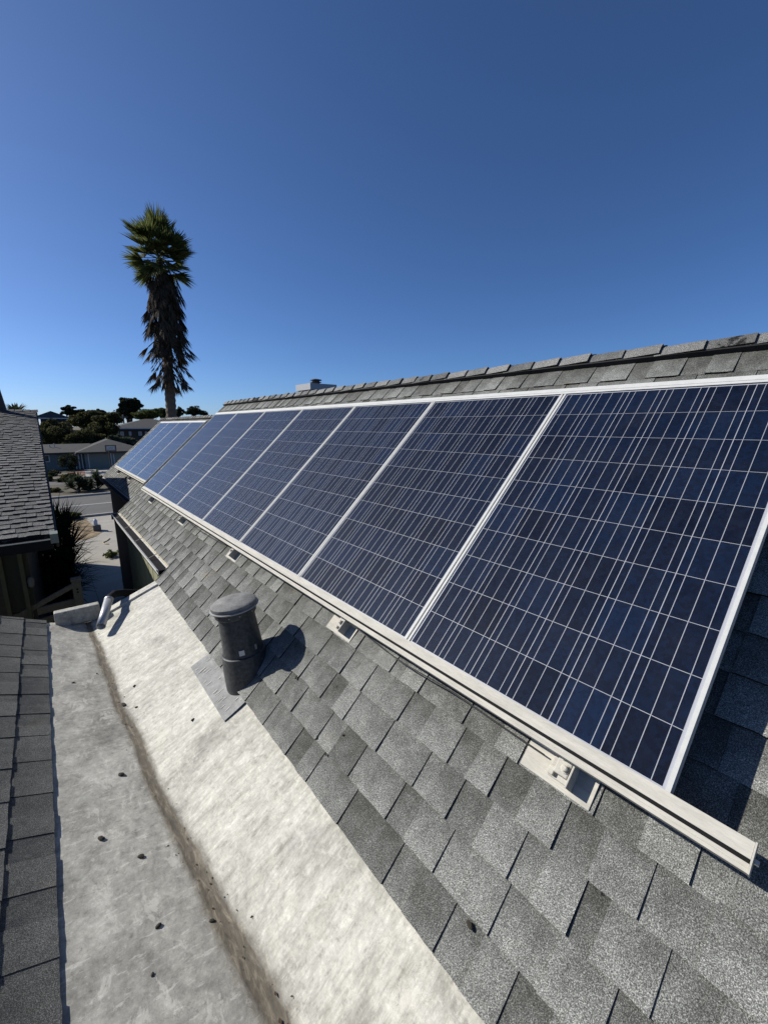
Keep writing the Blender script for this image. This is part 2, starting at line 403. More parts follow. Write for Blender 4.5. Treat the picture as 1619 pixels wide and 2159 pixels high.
def lay(groups, limit=300):
    """groups: list of (pieces, parent, material)"""
    allp = sorted(((sc_, i, mb, par, mat) for (ps, par, mat) in groups for i, (sc_, mb) in enumerate(ps)), key=lambda x: -x[0])
    rest = {}
    for j, (sc_, i, mb, par, mat) in enumerate(allp):
        if j < limit and sc_ > 60:
            c = sum((Vector(v) for v in mb.v), Vector())/len(mb.v)
            mb.v = [tuple(Vector(v)-c) for v in mb.v]
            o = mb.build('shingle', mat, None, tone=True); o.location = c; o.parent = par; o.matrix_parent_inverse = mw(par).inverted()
            if par.parent: o.matrix_parent_inverse = Matrix.Identity(4)
        else: rest.setdefault(par.name, [par, mat, MB()])[2].__class__; r = rest[par.name][2]; n0 = len(r.v); r.v += mb.v; r.t += mb.t; r.f += [tuple(q+n0 for q in f) for f in mb.f]
    for par, mat, r in rest.values():
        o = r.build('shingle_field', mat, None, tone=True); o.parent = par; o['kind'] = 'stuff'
Y0 = A.y
known = {1: [Y0+.139, Y0+.402, Y0+.654, Y0+.914], 2: [Y0+.065, Y0+.234, Y0+.438, Y0+.65, Y0+.859], 3: [Y0-.122, Y0+.133, Y0+.356, Y0+.561], 4: [Y0-.15, Y0+.053, Y0+.313]}
P1 = courses(roof, S0, 19, YN, YG, hidden=lambda s, y: .12 < s < 1.45 and y > Y0+.12, fixed=known, lim=lambda k: (YN, YE) if k < 2 else (YN, YG))
P1 += courses(roof, -.535, 1, YE, YG, e=.101)
P3 = courses(roof3, -.42, 16, YG+.03, 14.3, hidden=lambda s, y: .12 < s < 1.45 and y > 8.9)

# --- left side roof, rising to the left from the trough
PH = math.radians(26)
def sroof(s, y, h=0): return Vector((-.175-s*math.cos(PH)+h*math.sin(PH), y, H-1.68+s*math.sin(PH)+h*math.cos(PH)))
d = MB().extrude([(0, -.003), (3.2, -.003), (3.2, -.06), (0, -.06)], YN, 4.45, lambda y, s, h: sroof(s, y, h))
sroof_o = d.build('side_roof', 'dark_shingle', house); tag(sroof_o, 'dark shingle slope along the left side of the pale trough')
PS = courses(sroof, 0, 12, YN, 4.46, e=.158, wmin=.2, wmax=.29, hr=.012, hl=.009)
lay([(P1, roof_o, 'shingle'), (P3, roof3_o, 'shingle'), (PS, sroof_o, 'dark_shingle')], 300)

# --- ridge: vent strip and caps
def ridge(fn, ap, y0, y1, parent):
    lowsp = .074; mb = MB()
    sl = RIDGE if fn is roof else RIDGE3
    def pr(s, y, h, side):
        p = fn(s, y, h); return p if side > 0 else Vector((2*ap.x-p.x, p.y, p.z))
    for side in (1, -1):
        mb.extrude([(sl-lowsp, .004), (sl-.004, .004), (sl-.004, .034), (sl-lowsp, .034)], y0, y1, lambda y, s, h: pr(s, y, h, side))
    mb.build('ridge_vent', 'black_edge', parent)
    y = y0
    while y < y1-.08:
        cap = MB(); ye = min(y+.195+.03, y1+.02); wob = random.uniform(-.006, .006); t = random.gauss(.5, .2); lw = .066+random.uniform(-.004, .004)
        hn, hf = .05+random.uniform(-.002, .004), .038
        prof = [(sl-lw, -.004), (sl-lw*.5, .002), (sl-.014, .003), (sl+.003, .0)]
        for side in (1, -1):
            for (a, b) in zip(prof[:-1], prof[1:]):
                q = [pr(a[0]+wob, y, hn+a[1], side), pr(b[0]+wob, y, hn+b[1], side), pr(b[0]+wob, ye, hf+b[1], side), pr(a[0]+wob, ye, hf+a[1], side)]
                cap.face(q if side > 0 else q[::-1], t)
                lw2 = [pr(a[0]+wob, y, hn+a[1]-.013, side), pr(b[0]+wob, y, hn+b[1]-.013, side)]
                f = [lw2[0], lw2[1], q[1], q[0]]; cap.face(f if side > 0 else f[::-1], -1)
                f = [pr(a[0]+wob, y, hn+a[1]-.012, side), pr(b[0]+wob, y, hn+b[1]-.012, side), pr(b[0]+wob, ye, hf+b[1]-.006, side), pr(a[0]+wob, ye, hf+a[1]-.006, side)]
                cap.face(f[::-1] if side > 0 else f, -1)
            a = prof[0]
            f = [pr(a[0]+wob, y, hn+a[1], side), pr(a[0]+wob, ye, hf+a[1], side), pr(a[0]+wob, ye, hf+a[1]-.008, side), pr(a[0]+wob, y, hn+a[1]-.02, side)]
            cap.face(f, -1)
        o = cap.build('ridge_cap', 'cap_shingle', parent, tone=True); o.matrix_parent_inverse = Matrix.Identity(4)
        y += .195+random.uniform(-.006, .006)
def adopt_id(o, p): o.parent = p
ridge(roof, apex, YN, YG+.02, roof_o); ridge(roof3, apex3, YG+.06, 14.3, roof3_o)

# --- walls with gable ends
def gable(fn, ap, s_e, xw, y0, y1):
    top = fn(s_e, 0, -.09); e = Vector((xw, 0, top.z+(xw-top.x)*math.tan(TH))); pr = [(xw, 0), (xw, e.z), (ap.x, ap.z-.13), (2*ap.x-xw, e.z), (2*ap.x-xw, 0)]
    return MB().extrude(pr, y0, y1, lambda y, x, z: Vector((x, y, z)))
gable(roof, apex, -.55, .885, YE-.02, YG-.12).build('wall', 'olive', house)
gable(roof, apex, -.72, .74, YN+.1, YE-.03).build('wall', 'olive', house)
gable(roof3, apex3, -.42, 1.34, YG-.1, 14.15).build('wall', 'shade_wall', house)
MB().box((-.17, YN+.1, 0), (.73, YE-.05, H-1.9)).build('wall', 'olive', house)
MB().box((-2.9, YN+.1, 0), (-.18, YE-.05, H-1.78)).build('wall', 'olive', house)
# siding battens on the side wall under the gutter
for k in range(11):
    y = YE+.1+k*.3; MB().box((.881, y, .3), (.884, y+.02, H-1.6)).build('batten', 'olive', house)
# fascia, gutters
def gutter(x_out, x_in, ztop, y0, y1, mat_in):
    pr = [(x_in, ztop), (x_in, ztop-.1), (x_out+.03, ztop-.1), (x_out, ztop-.05), (x_out-.004, ztop), (x_out-.014, ztop+.006), (x_out-.014, ztop-.006), (x_out+.006, ztop-.008), (x_out+.01, ztop-.05), (x_out+.035, ztop-.09), (x_in-.008, ztop-.09), (x_in-.008, ztop)]
    return MB().extrude(pr, y0, y1, lambda y, x, z: Vector((x, y, z)))
zg = H-1.44
zg = H-1.4
fa = MB().box((.838, YE+.01, zg-.16), (.862, YG-.01, zg-.002)); fa.build('fascia', 'cream_wood', house)
go = gutter(.735, .832, zg-.025, YE+.05, YG+.06, None).build('gutter', 'white_metal', house)
gi = MB().box((.747, YE+.06, zg-.113), (.822, YG+.05, zg-.038)); gi.build('gutter_shade_fill', 'black', go).matrix_parent_inverse = Matrix.Identity(4)  # black fill added so the gutter's inside looks shaded
MB().box((.726, YG+.055, zg-.125), (.832, YG+.065, zg-.02)).build('end_cap', 'sage_door', go).matrix_parent_inverse = Matrix.Identity(4)
for k in range(4):
    y = 4.95+k*.85; MB().bar((.725, y, zg-.016), (.85, y+.05, zg+.016), .012, .003).build('strap', 'weathered', go).matrix_parent_inverse = Matrix.Identity(4)
x3 = roof3(-.42, 0).x; z3 = roof3(-.42, 0).z
MB().box((x3-.005, YG+.03, z3-.17), (x3+.022, 14.25, z3-.028)).build('fascia', 'white', house)
gutter(x3-.09, x3-.01, z3-.04, YG+.04, 14.3, None).build('gutter', 'dark_brown', house)
# barge boards at the far gable
for fn, sl, yy in ((roof, RIDGE, YG-.045), (roof3, RIDGE3, 14.27)):
    lo = -.55 if fn is roof else -.4
    MB().extrude([(lo, -.055), (sl-.03, -.055), (sl-.03, -.19), (lo, -.19)], yy, yy+.03, lambda y, s, h: fn(s, y, h)).build('barge_board', 'white', house)

# --- chimney chase
cx, cy = 4.15, 7.15; H_ = H; H = H+.05
ch = MB().box((cx-.24, cy-.24, H-1.2), (cx+.24, cy+.24, H+.6)).build('chimney', 'chimney_grey', house)
ch_c = MB().box((cx-.28, cy-.28, H+.58), (cx+.28, cy+.28, H+.69)).build('chimney_band', 'chimney_grey', ch); ch_c.matrix_parent_inverse = Matrix.Identity(4)
fl = MB().lathe([(.1, 0), (.075, .012), (.075, .04), (.105, .044), (.105, .052), (.07, .056), (.07, .075), (.11, .08), (.105, .095), (.03, .11)], 20, Matrix.Translation((cx, cy, H+.69))).build('flue_cap', 'dark_brown', ch, smooth=True); fl.matrix_parent_inverse = Matrix.Identity(4)

H = H_
# --- the pale trough between the two roofs
VAL = [(-1.2, .44), (.0, .41), (.9, .342), (1.158, .316), (1.54, .274), (2.11, .227), (2.89, .185), (4.23, .128), (4.6, .115)]
def xval(y):
    for (a, b), (c, e) in zip(VAL[:-1], VAL[1:]):
        if y <= c: return b+(e-b)*(y-a)/(c-a)
    return VAL[-1][1]
ZL, ZV, ZR, XL, XR = -1.679, -1.775, -1.538, -.19, .715
def trough_z(x, y):
    xv = xval(y); a = ZV+(ZL-ZV)*(xv-x)/(xv-XL); b = ZV+(ZR-ZV)*(x-xv)/(XR-xv)
    t = 14; k = .012
    d = (a-b)/k; return H+max(a, b)+k*math.log(1+math.exp(-abs(d)))
def trough():
    nx, ny = 84, 330; y0, y1 = -1.0, 4.44; V = []; F = []; fl = []; di = []
    for j in range(ny+1):
        y = y0+(y1-y0)*j/ny; xv = xval(y)
        for i in range(nx+1):
            x = XL+(XR-XL)*i/nx
            z = trough_z(x, y)
            nz = noise.noise(Vector((x*9, y*7, 0)))*.0025+noise.noise(Vector((x*28, y*19, 3)))*.0011+noise.noise(Vector((x*2, y*1.6, 9)))*.004
            V.append((x, y, z+nz))
            w_ = .027+.017*max(0, 1-y/3.2)+.012*noise.noise(Vector((y*1.3, 2, 0)))
            dd = (x-(xv-.012+.014*noise.noise(Vector((y*2.2, 7, 1)))))
            di.append(1.0*math.exp(-(dd/w_)**2)*(1 if dd < 0 else .95)+.14*math.exp(-(dd/.12)**2))
            fl.append(1/(1+math.exp((x-xv-.015)/.016)))
    for j in range(ny):
        for i in range(nx):
            a = j*(nx+1)+i; F.append((a, a+1, a+nx+2, a+nx+1))
    me = bpy.data.meshes.new('trough'); me.from_pydata(V, [], F)
    for nme, dat in (('flat', fl), ('dirt', di)):
        a = me.attributes.new(nme, 'FLOAT', 'POINT'); a.data.foreach_set('value', dat)
    me.polygons.foreach_set('use_smooth', [True]*len(F)); me.materials.append(M['membrane'])
    o = bpy.data.objects.new('membrane_trough', me); C.objects.link(o); adopt(o, house)
    md = o.modifiers.new('s', 'SOLIDIFY'); md.thickness = .012; md.offset = -1
    tag(o, 'pale coated membrane trough with a brown dirt line along its fold'); return o
tro = trough()
def part_of(o, p): o.parent = p; o.matrix_parent_inverse = Matrix.Identity(4); return o
# far lip, curb at the end of the flat strip, and the end face
lip = MB()
for k in range(12):
    xa, xb = .2+(.74-.2)*k/12, .2+(.74-.2)*(k+1)/12
    lip.extrude([(4.375, 0), (4.475, 0), (4.475, .028), (4.385, .022)], xa, xb, lambda x, y, h: Vector((x, y, trough_z(x, 4.4)+h-.003)))
part_of(lip.build('edge_lip', 'membrane', None), tro)
ec = part_of(MB().box((-.115, 4.39, H-1.74), (.215, 4.47, H-1.6)).build('end_curb', 'membrane', None, bevel=.008), tro)
ea = ec.data.attributes.new('flat', 'FLOAT', 'POINT'); ea.data.foreach_set('value', [1.0]*8)

# ================================================================ things on the roof
def rnm(v_, w_): return None
# --- solar panels
PW, PL = .992, 1.640; VIS = 1.591
def share(name, mb, mat, **k):
    o = mb.build(name, mat, **k); me = o.data; bpy.data.objects.remove(o); return me
cellw, pit, rowp = .1555, .1592, .1574
cell_me = share('cell', MB().box((-.0781, -.0777, -.0001), (.0781, .0777, .0001)), 'cell')
bus_me = share('busbar', MB().box((-.00105, -rowp*5+.001, -.0001), (.00105, rowp*5-.001, .0001)), 'silver')
back_me = share('backsheet', MB().box((-PW/2+.009, -PL/2+.009, -.006), (PW/2-.009, PL/2-.009, -.0036)), 'back')
glass_me = share('glass_pane', MB().box((-PW/2+.009, -PL/2+.009, -.0012), (PW/2-.009, PL/2-.009, -.0004)), 'glass')
gm = bpy.data.meshes.new('glass_pane'); gm.from_pydata([(-PW/2+.009, -PL/2+.009, -.0008), (PW/2-.009, -PL/2+.009, -.0008), (PW/2-.009, PL/2-.009, -.0008), (-PW/2+.009, PL/2-.009, -.0008)], [], [(0, 1, 2, 3)]); gm.materials.append(M['glass']); glass_me = gm
def fr_me(kind):
    mb = MB()
    if kind == 's': mb.box((-.0055, -PL/2, -.04), (.0055, PL/2, .0012)); mb.box((.0055, -PL/2, -.04), (.03, PL/2, -.038))
    else: mb.box((-PW/2+.0115, -.0055, -.04), (PW/2-.0115, .0055, .0011))
    return share('side_frame' if kind == 's' else 'end_frame', mb, 'alu_white')
side_me, end_me = fr_me('s'), fr_me('e')
BAS = Matrix((-YV, SV, NV)).transposed().to_4x4()
def panel(centre, label, group):
    t = bpy.data.objects.new('solar_panel', None); C.objects.link(t); t.empty_display_size = .1
    mt = BAS.copy(); mt.translation = centre; t.matrix_world = mt; MW[t.name] = mt
    tag(t, label, 'solar panel', group)
    def put(me, x, y, z, rot=0, nm=None):
        o = bpy.data.objects.new(nm or me.name.split('.')[0], me); C.objects.link(o); o.parent = t; o.location = (x, y, z); o.rotation_euler = (0, 0, rot); return o
    put(back_me, 0, 0, 0); put(glass_me, 0, 0, 0)
    put(side_me, -PW/2+.0055, 0, 0); put(side_me, PW/2-.0055, 0, 0, math.pi); put(end_me, 0, -PL/2+.0055, 0); put(end_me, 0, PL/2-.0055, 0)
    for i in range(6):
        for j in range(10): put(cell_me, (i-2.5)*pit, (j-4.5)*rowp, -.0032)
        for b in (-1, 0, 1): put(bus_me, (i-2.5)*pit+b*.052, 0, -.0029)
    return t
ORD = ['nearest the camera, at the open right end', 'second from the right end', 'third from the right end', 'fourth from the right end, in the middle', 'fifth from the right end', 'sixth from the right end', 'seventh and last, at the far end']
for k in range(7):
    panel(A+YV*(k+.5)+SV*(VIS/2), 'dark blue solar panel %s of the long row' % ORD[k], 'solar panels of the long row')
ORD2 = ['nearest to the long row, first', 'second from the long row', 'third from the long row', 'farthest from the camera, last']
for k in range(4):
    panel(G+YV*(k+.5)+SV*(VIS/2), 'light blue solar panel %s of the short far row' % ORD2[k], 'solar panels of the short far row')
# --- rails
def rail(O, y0, y1, low, label):
    if low: pr = [(.004, .0035), (-.033, .0045), (-.033, -.03), (-.0425, -.03), (-.0425, -.001), (-.052, -.002), (-.052, -.0045), (-.0535, -.0045), (-.0535, -.0025), (-.0615, -.004), (-.0615, -.046), (-.02, -.046), (-.02, -.0415), (.004, -.0415), (.004, -.0413), (-.0255, -.041), (-.0255, .0008), (.004, .0018)]
    else: pr = [(VIS-.004, .0035), (VIS+.010, .004), (VIS+.010, .0015), (VIS+.012, .0015), (VIS+.012, .004), (VIS+.04, .0045), (VIS+.04, -.046), (VIS+.02, -.046), (VIS+.02, -.0415), (VIS-.004, -.0415), (VIS-.004, -.0413), (VIS+.0255, -.041), (VIS+.0255, .0008), (VIS-.004, .0018)]
    fx = lambda y, s, h: O+SV*s+NV*h+YV*y
    o = MB().extrude(pr, y0, y1, fx).build('mounting_rail', 'alu_cream' if low else 'alu_white')
    tag(o, label, 'rail', 'rails clamping the solar panels')
    if low:
        part_of(MB().extrude([(-.0335, -.004), (-.042, -.004), (-.042, -.03), (-.0335, -.03)], y0+.001, y1-.001, fx).build('slot_shade_strip', 'black'), o)  # black strip stands in for the shadow down the rail groove
        e = MB().extrude([(.006, .006), (-.063, .006), (-.063, -.048), (.006, -.048)], y0-.004, y0-.0005, fx).build('end_plate', 'alu_cream'); part_of(e, o)
        sc_ = MB(); p = fx(y0-.006, -.03, -.02); sc_.tube([p, p-YV*.008], .006, 10); part_of(sc_.build('screw', 'bolt'), o)
    return o
rail(A, -.162, 7.015, True, 'long dusty aluminium rail along the bottom edge of the long panel row')
rail(A, -.1, 7.015, False, 'bright aluminium rail along the top edge of the long panel row')
rail(G, -.03, 4.03, True, 'short aluminium rail under the bottom edge of the far panel row')
rail(G, -.02, 4.02, False, 'short bright rail along the top edge of the far panel row')
# --- roof mounts under the lower rail
def mount(O, y, label, full=True):
    R0 = O-NV*STAND+YV*y; mt = Matrix((-YV, SV, NV)).transposed().to_4x4(); mt.translation = R0
    t = bpy.data.objects.new('roof_mount', None); C.objects.link(t); t.empty_display_size = .05; t.matrix_world = mt; MW[t.name] = mt
    tag(t, label, 'bracket', 'mounts holding the lower rails')
    def pt(nm, mb, mat, bev=0):
        o = mb.build(nm, mat, bevel=bev); o.parent = t; return o
    pt('flashing', MB().box((-.115, -.142, .012), (.115, .1, .0145)).box((-.115, -.1425, .008), (.115, -.139, .0135)), 'alu_cream', .001)
    pt('foot_block', MB().box((-.022, -.122, .0145), (.05, -.02, .03)), 'alu', .003)
    pt('clamp_block', MB().box((.002, -.106, .03), (.046, -.02, .066)), 'alu', .004)
    pt('side_plate', MB().box((.05, -.128, .0145), (.056, -.005, .072)), 'alu', .0015)
    pt('upright', MB().box((-.02, -.03, .066), (.05, -.018, .128)), 'alu', .002)
    for (x, y_, z_) in ((.016, -.05, .066), (.032, -.082, .066)):
        b = MB(); b.lathe([(.0135, 0), (.0135, .004), (.0095, .0042), (.0095, .014), (.006, .016)], 12, Matrix.Translation((x, y_, z_))); pt('bolt', b, 'alu_cream')
    b = MB().lathe([(.018, 0), (.018, .016), (.013, .0165), (.013, .006), (.006, .006), (.006, .022), (.003, .023)], 16, Matrix.Translation((-.042, -.035, .0145))); pt('washer', b, 'alu_cream')
    pt('clip', MB().box((-.02, -.118, .03), (-.002, -.09, .044)), 'alu_cream', .002)
    return t
for i, (y, l) in enumerate(((.3, 'metal roof mount with pale flashing plate, nearest to the rail end'), (1.55, 'metal roof mount under the seam of the first two panels, beyond the vent'), (3.22, 'third roof mount from the rail end, below the fourth panel'), (4.88, 'fourth roof mount from the rail end, small and half shaded'), (6.6, 'last roof mount at the far end of the long rail'))):
    mount(A, y, l, i == 0)
for y, l in ((.4, 'roof mount of the far panel row hidden beside the long row'), (2.06, 'middle roof mount under the short far rail'), (3.76, 'farthest roof mount at the end of the short rail')):
    mount(G, y, l, False)
# --- cable along the lower mounts
cb = MB(); pts = []
yy = -.1+.45
while yy < 6.9:
    pts.append(roof(-.052-.03*math.sin(yy*1.9)-.02*noise.noise(Vector((yy*2, 0, 0))), Y0+yy, .03+.03*abs(math.sin((yy-.3)*1.9)))); yy += .08
cb.tube(pts, .0028, 6); tag(cb.build('cable', 'wire', smooth=True), 'thin black cable strung between the lower roof mounts', 'cable')
cb = MB(); cb.tube([roof(-.03-.012*math.sin(y*3), Y0+y, .022+.012*math.sin(y*5)) for y in [k*.07+.33 for k in range(18)]], .0024, 6)
tag(cb.build('cable', 'wire', smooth=True), 'short second cable beside the nearest roof mount', 'cable')

# --- vent pipe
vb = Vector((.79, 2.295, H-1.415))
ax = Vector((-.1, .075, 1)).normalized()
ux = Vector((1, 0, 0)); ux = (ux-ax*ux.dot(ax)).normalized(); uy = ax.cross(ux)
VM = Matrix((ux, uy, ax)).transposed().to_4x4(); VM.translation = vb
vt = bpy.data.objects.new('vent_pipe', None); C.objects.link(vt); vt.matrix_world = VM; MW[vt.name] = VM; vt.empty_display_size = .1
tag(vt, 'black plastic roof vent with wide flat cap above the trough edge', 'vent')
def vp(nm, mb, mat, smooth=True):
    o = mb.build(nm, mat, smooth=smooth); o.parent = vt; return o
body = vp('pipe', MB().lathe([(.132, -.14), (.128, 0), (.122, .05), (.116, .1), (.110, .2), (.105, .3), (.103, .36), (.1, .375)], 40), 'vent')
vp('base_collar', MB().lathe([(.14, -.15), (.136, -.02), (.131, .045), (.126, .09), (.121, .094)], 40), 'vent')
vp('neck_ring', MB().lathe([(.108, .325), (.118, .335), (.12, .375), (.11, .38)], 40), 'vent')
vp('cap', MB().lathe([(.112, .372), (.127, .378), (.131, .388), (.129, .402), (.119, .41), (.02, .413)], 48), 'vent_top')
vp('cap_rim', MB().lathe([(.115, .366), (.137, .372), (.139, .379), (.129, .381)], 48), 'sealant')
for a in (200, 235, 262, 300):
    p = Vector((.12*math.cos(math.radians(a)), .12*math.sin(math.radians(a)), .352)); vp('rivet', MB().tube([p*1, p+Vector((p.x, p.y, 0)).normalized()*.006], .004, 8), 'sealant', False)
def decal(ang, z, wd, ht, r, nm, mat):
    mb = MB(); a0 = math.radians(ang); da = wd/r/2
    for k in range(4):
        a, b = a0-da+da*2*k/4, a0-da+da*2*(k+1)/4
        mb.face([Vector((r*math.cos(a), r*math.sin(a), z)), Vector((r*math.cos(b), r*math.sin(b), z)), Vector((r*.985*math.cos(b), r*.985*math.sin(b), z+ht)), Vector((r*.985*math.cos(a), r*.985*math.sin(a), z+ht))])
    o = vp(nm, mb, mat, False); md = o.modifiers.new('s', 'SOLIDIFY'); md.thickness = .0015; md.offset = 1
decal(248, .115, .03, .03, .1185, 'sticker', 'paint_chip')
decal(290, .12, .012, .03, .1185, 'sticker', 'sealant')
# flashing sheet lying on the trough slope, with paint drips
def slope_pt(x, y, h=0): return Vector((x, y, trough_z(x, y)+h))
fl_ = MB(); c4 = [at_plane(402, 1408, Vector((.6, 2.4, H-1.585)), Vector((-.42, 0, .9))), at_plane(474, 1519, Vector((.6, 2.4, H-1.585)), Vector((-.42, 0, .9)))]
ya, yb = c4[0].y, c4[1].y; xa = (c4[0].x+c4[1].x)/2
nn, mm = 10, 6
for k in range(nn+1):
    for l in range(mm+1):
        y = yb+(ya-yb)*k/nn; x = xa+(.712-xa)*l/mm
        fl_.v.append((x, y, trough_z(x, y)+.006+.0025*noise.noise(Vector((x*14, y*14, 5))))); fl_.t.append(.5)
for k in range(nn):
    for l in range(mm):
        q = k*(mm+1)+l; fl_.f.append((q, q+1, q+mm+2, q+mm+1))
fo = fl_.build('flashing', 'lead'); fo.parent = vt; fo.matrix_parent_inverse = VM.inverted()
md = fo.modifiers.new('s', 'SOLIDIFY'); md.thickness = .004; md.offset = 1
dr = MB()
for k in range(34):
    y = random.uniform(yb+.02, ya-.02); x = random.choice((random.gauss(xa+.03, .015), random.gauss(.69, .02))); x = min(max(x, xa+.01), .72); L = random.uniform(.01, .04); wd = random.uniform(.002, .005)
    z = [trough_z(min(q, .71), y)+.0135 for q in (x, x+L)]
    dr.face([(x, y, z[0]), (x+L, y, z[1]), (x+L, y+wd, z[1]), (x, y+wd*.6, z[0])])
do = dr.build('paint_drips', 'paint_chip'); do.parent = vt; do.matrix_parent_inverse = VM.inverted(); do['kind'] = 'stuff'
md = do.modifiers.new('s', 'SOLIDIFY'); md.thickness = .001

# --- downspout emptying into the trough
ds = thing('downspout', 'grey metal downspout with open end emptying into the trough', 'pipe', (.2, 4.1, H-1.75))
pe = Vector((.185, 4.02, H-1.665)); p1 = Vector((.285, 4.34, H-1.565)); p2 = Vector((.35, 4.49, H-1.57)); p3 = Vector((.55, 4.62, H-1.66)); p4 = Vector((.77, 4.68, H-1.68))
o = MB(); seg = 24; dirp = (p1-pe).normalized()
o.tube([pe, pe+(p1-pe)*.5, p1], .036, seg, False); body = o.build('pipe', 'galv', ds, smooth=True); md = body.modifiers.new('s', 'SOLIDIFY'); md.thickness = .003; md.offset = -1
MB().tube([p1-dirp*.01, p1+dirp*.012], .0385, seg).build('collar', 'galv', ds, smooth=True)
MB().tube([p1, p1+(p2-p1)*.5+Vector((-.012, 0, 0)), p2, p2+(p3-p2)*.4+Vector((0, .02, .004)), p3, p4], .034, 16).build('elbow', 'black', ds, smooth=True)
MB().tube([pe+dirp*.07, pe+dirp*.072], .0345, seg).build('inner_shadow_disc', 'black', ds)  # black disc paints the shadow inside the pipe mouth

# --- loose bits lying about
def trough_hit(u, v):
    p = at_z(u, v, H-1.72)
    for _ in range(12): p = at_z(u, v, trough_z(min(max(p.x, XL), XR), p.y))
    return p
def bit(p, size, up, label, elong=1.6):
    bm = bmesh.new(); bmesh.ops.create_icosphere(bm, subdivisions=2, radius=1)
    for v in bm.verts: v.co *= 1+.35*noise.noise(v.co*1.3+Vector((p.x*50, p.y*50, 0)))
    me = bpy.data.meshes.new('debris'); bm.to_mesh(me); bm.free(); me.materials.append(M['debris'])
    o = bpy.data.objects.new('debris', me); C.objects.link(o)
    size *= .72; o.scale = (size*elong*.5, size*.5, size*.3); q = up.to_track_quat('Z', 'Y'); o.rotation_euler = (q.to_matrix() @ Matrix.Rotation(random.uniform(0, 3), 3, 'Z')).to_euler()
    o.location = p+up*size*.2; tag(o, label, 'debris', 'dark bits of debris on the roof')
BITS = [(155, 1440, .02, 'on the far part of the flat grey strip'), (284, 1447, .022, 'beside the dirt line, below the pipe mouth'), (407, 1518, .02, 'on the cream slope left of the vent flashing'), (257, 1634, .03, 'on the grey strip, middle of three lying in a row'), (214, 1769, .027, 'left of the dirt line on the grey strip, half way down'), (298, 1807, .026, 'just right of its neighbour on the lower grey strip'), (335, 1953, .02, 'lowest on the grey strip near the bottom'), (447, 1942, .018, 'within the dirt line near the bottom edge'), (262, 1487, .035, 'large clump caught in the upper dirt line'), (289, 1492, .022, 'small lump right of the large clump'), (205, 1420, .013, 'tiny crumb left of the upper dirt line'), (322, 2055, .012, 'thin twig like crumb at the bottom of the strip')]
for u, v, s, l in BITS: bit(trough_hit(u, v), s, Vector((0, 0, 1)), 'dark debris bit '+l)
fk = MB()
for k in range(90):
    y = random.uniform(.7, 4.3); x = xval(y)-.012+random.gauss(0, .03); c = Vector((x, y, trough_z(x, y)+.003)); sz = random.uniform(.002, .007)*(1.6 if random.random() < .1 else 1)
    a = random.uniform(0, 6.28); d1 = Vector((math.cos(a), math.sin(a), random.uniform(-.3, .3)))*sz; d2_ = Vector((-math.sin(a), math.cos(a), random.uniform(-.3, .3)))*sz*.5
    fk.face([c-d1, c+d2_+Vector((0, 0, .002)), c+d1, c-d2_])
fk = fk.build('leaf_litter', 'litter'); fk['kind'] = 'stuff'; tag(fk, 'fine brown litter gathered along the dirt line of the trough', 'litter')
for u, v, s, l in [(625, 1428, .02, 'on shingles right below the vent shadow'), (724, 1550, .012, 'on shingles between vent and nearest mount'), (688, 1590, .013, 'on shingles near the trough edge'), (991, 1950, .022, 'brown oval on the lowest near shingles'), (668, 1556, .012, 'small speck left on the middle shingles')]:
    bit(at_plane(u, v, B1+NV*.009, NV), s, NV, 'dark debris bit '+l)

# ================================================================ low wing at the left, with its own roof
AN = math.radians(11.9); YN1 = 5.9; ZN1 = H-1.212; XN = -.02; NC = 52
def nroof(s, x, h=0): return Vector((x, YN1+s*math.cos(AN)-h*math.sin(AN), ZN1+s*math.sin(AN)+h*math.cos(AN)))
wing = thing('neighbouring_house', 'dark house at the left edge with a weathered grey shingle roof', 'house', (-2, 13, 0))
SR = NC*EXP; yr = nroof(SR, 0).y
d = MB().extrude([(0, -.003), (SR, -.003), (SR, -.09), (0, -.09)], -4.2, XN-.005, lambda x, s, h: nroof(s, x, h))
d.extrude([(0, -.003), (SR, -.003), (SR, -.09), (0, -.09)], -4.2, XN-.005, lambda x, s, h: Vector((x, 2*yr-nroof(s, x, h).y, nroof(s, x, h).z)))
wroof = d.build('roof', 'old_shingle', wing)
lay([(courses(nroof, 0, NC, -3.2, XN, wmin=.17, wmax=.33, hr=.02, hl=.013, jit=.004), wroof, 'old_shingle')], 300)
x = -4.0
while x < XN:
    mb = MB(); z = nroof(SR, 0).z
    for sg in (-1, 1):
        p = [Vector((x, yr+sg*.14, z-.02)), Vector((x+.16, yr+sg*.14, z-.012)), Vector((x+.16, yr, z+.042)), Vector((x, yr, z+.03))]; mb.face(p, random.gauss(.5, .25))
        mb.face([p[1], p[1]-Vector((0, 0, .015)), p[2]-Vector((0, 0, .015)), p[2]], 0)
    part_of(mb.build('ridge_cap', 'old_shingle', tone=True), wroof); x += .143
for sg in (0, 1):
    MB().extrude([(.02, -.02), (SR, -.02), (SR, -.17), (.02, -.17)], XN-.004, XN+.024, lambda x, s, h: (nroof(s, x, h) if sg == 0 else Vector((x, 2*yr-nroof(s, x, h).y, nroof(s, x, h).z)))).build('barge_board', 'dark_brown', wing)
ze = nroof(.5, 0, -.1).z; zr = nroof(SR, 0, -.14).z
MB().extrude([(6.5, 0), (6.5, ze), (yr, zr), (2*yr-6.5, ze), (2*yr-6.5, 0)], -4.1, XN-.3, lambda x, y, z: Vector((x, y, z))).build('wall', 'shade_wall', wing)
MB().box((-4.2, YN1-.09, ZN1-.15), (XN-.03, YN1-.02, ZN1-.03)).build('gutter', 'black', wing)
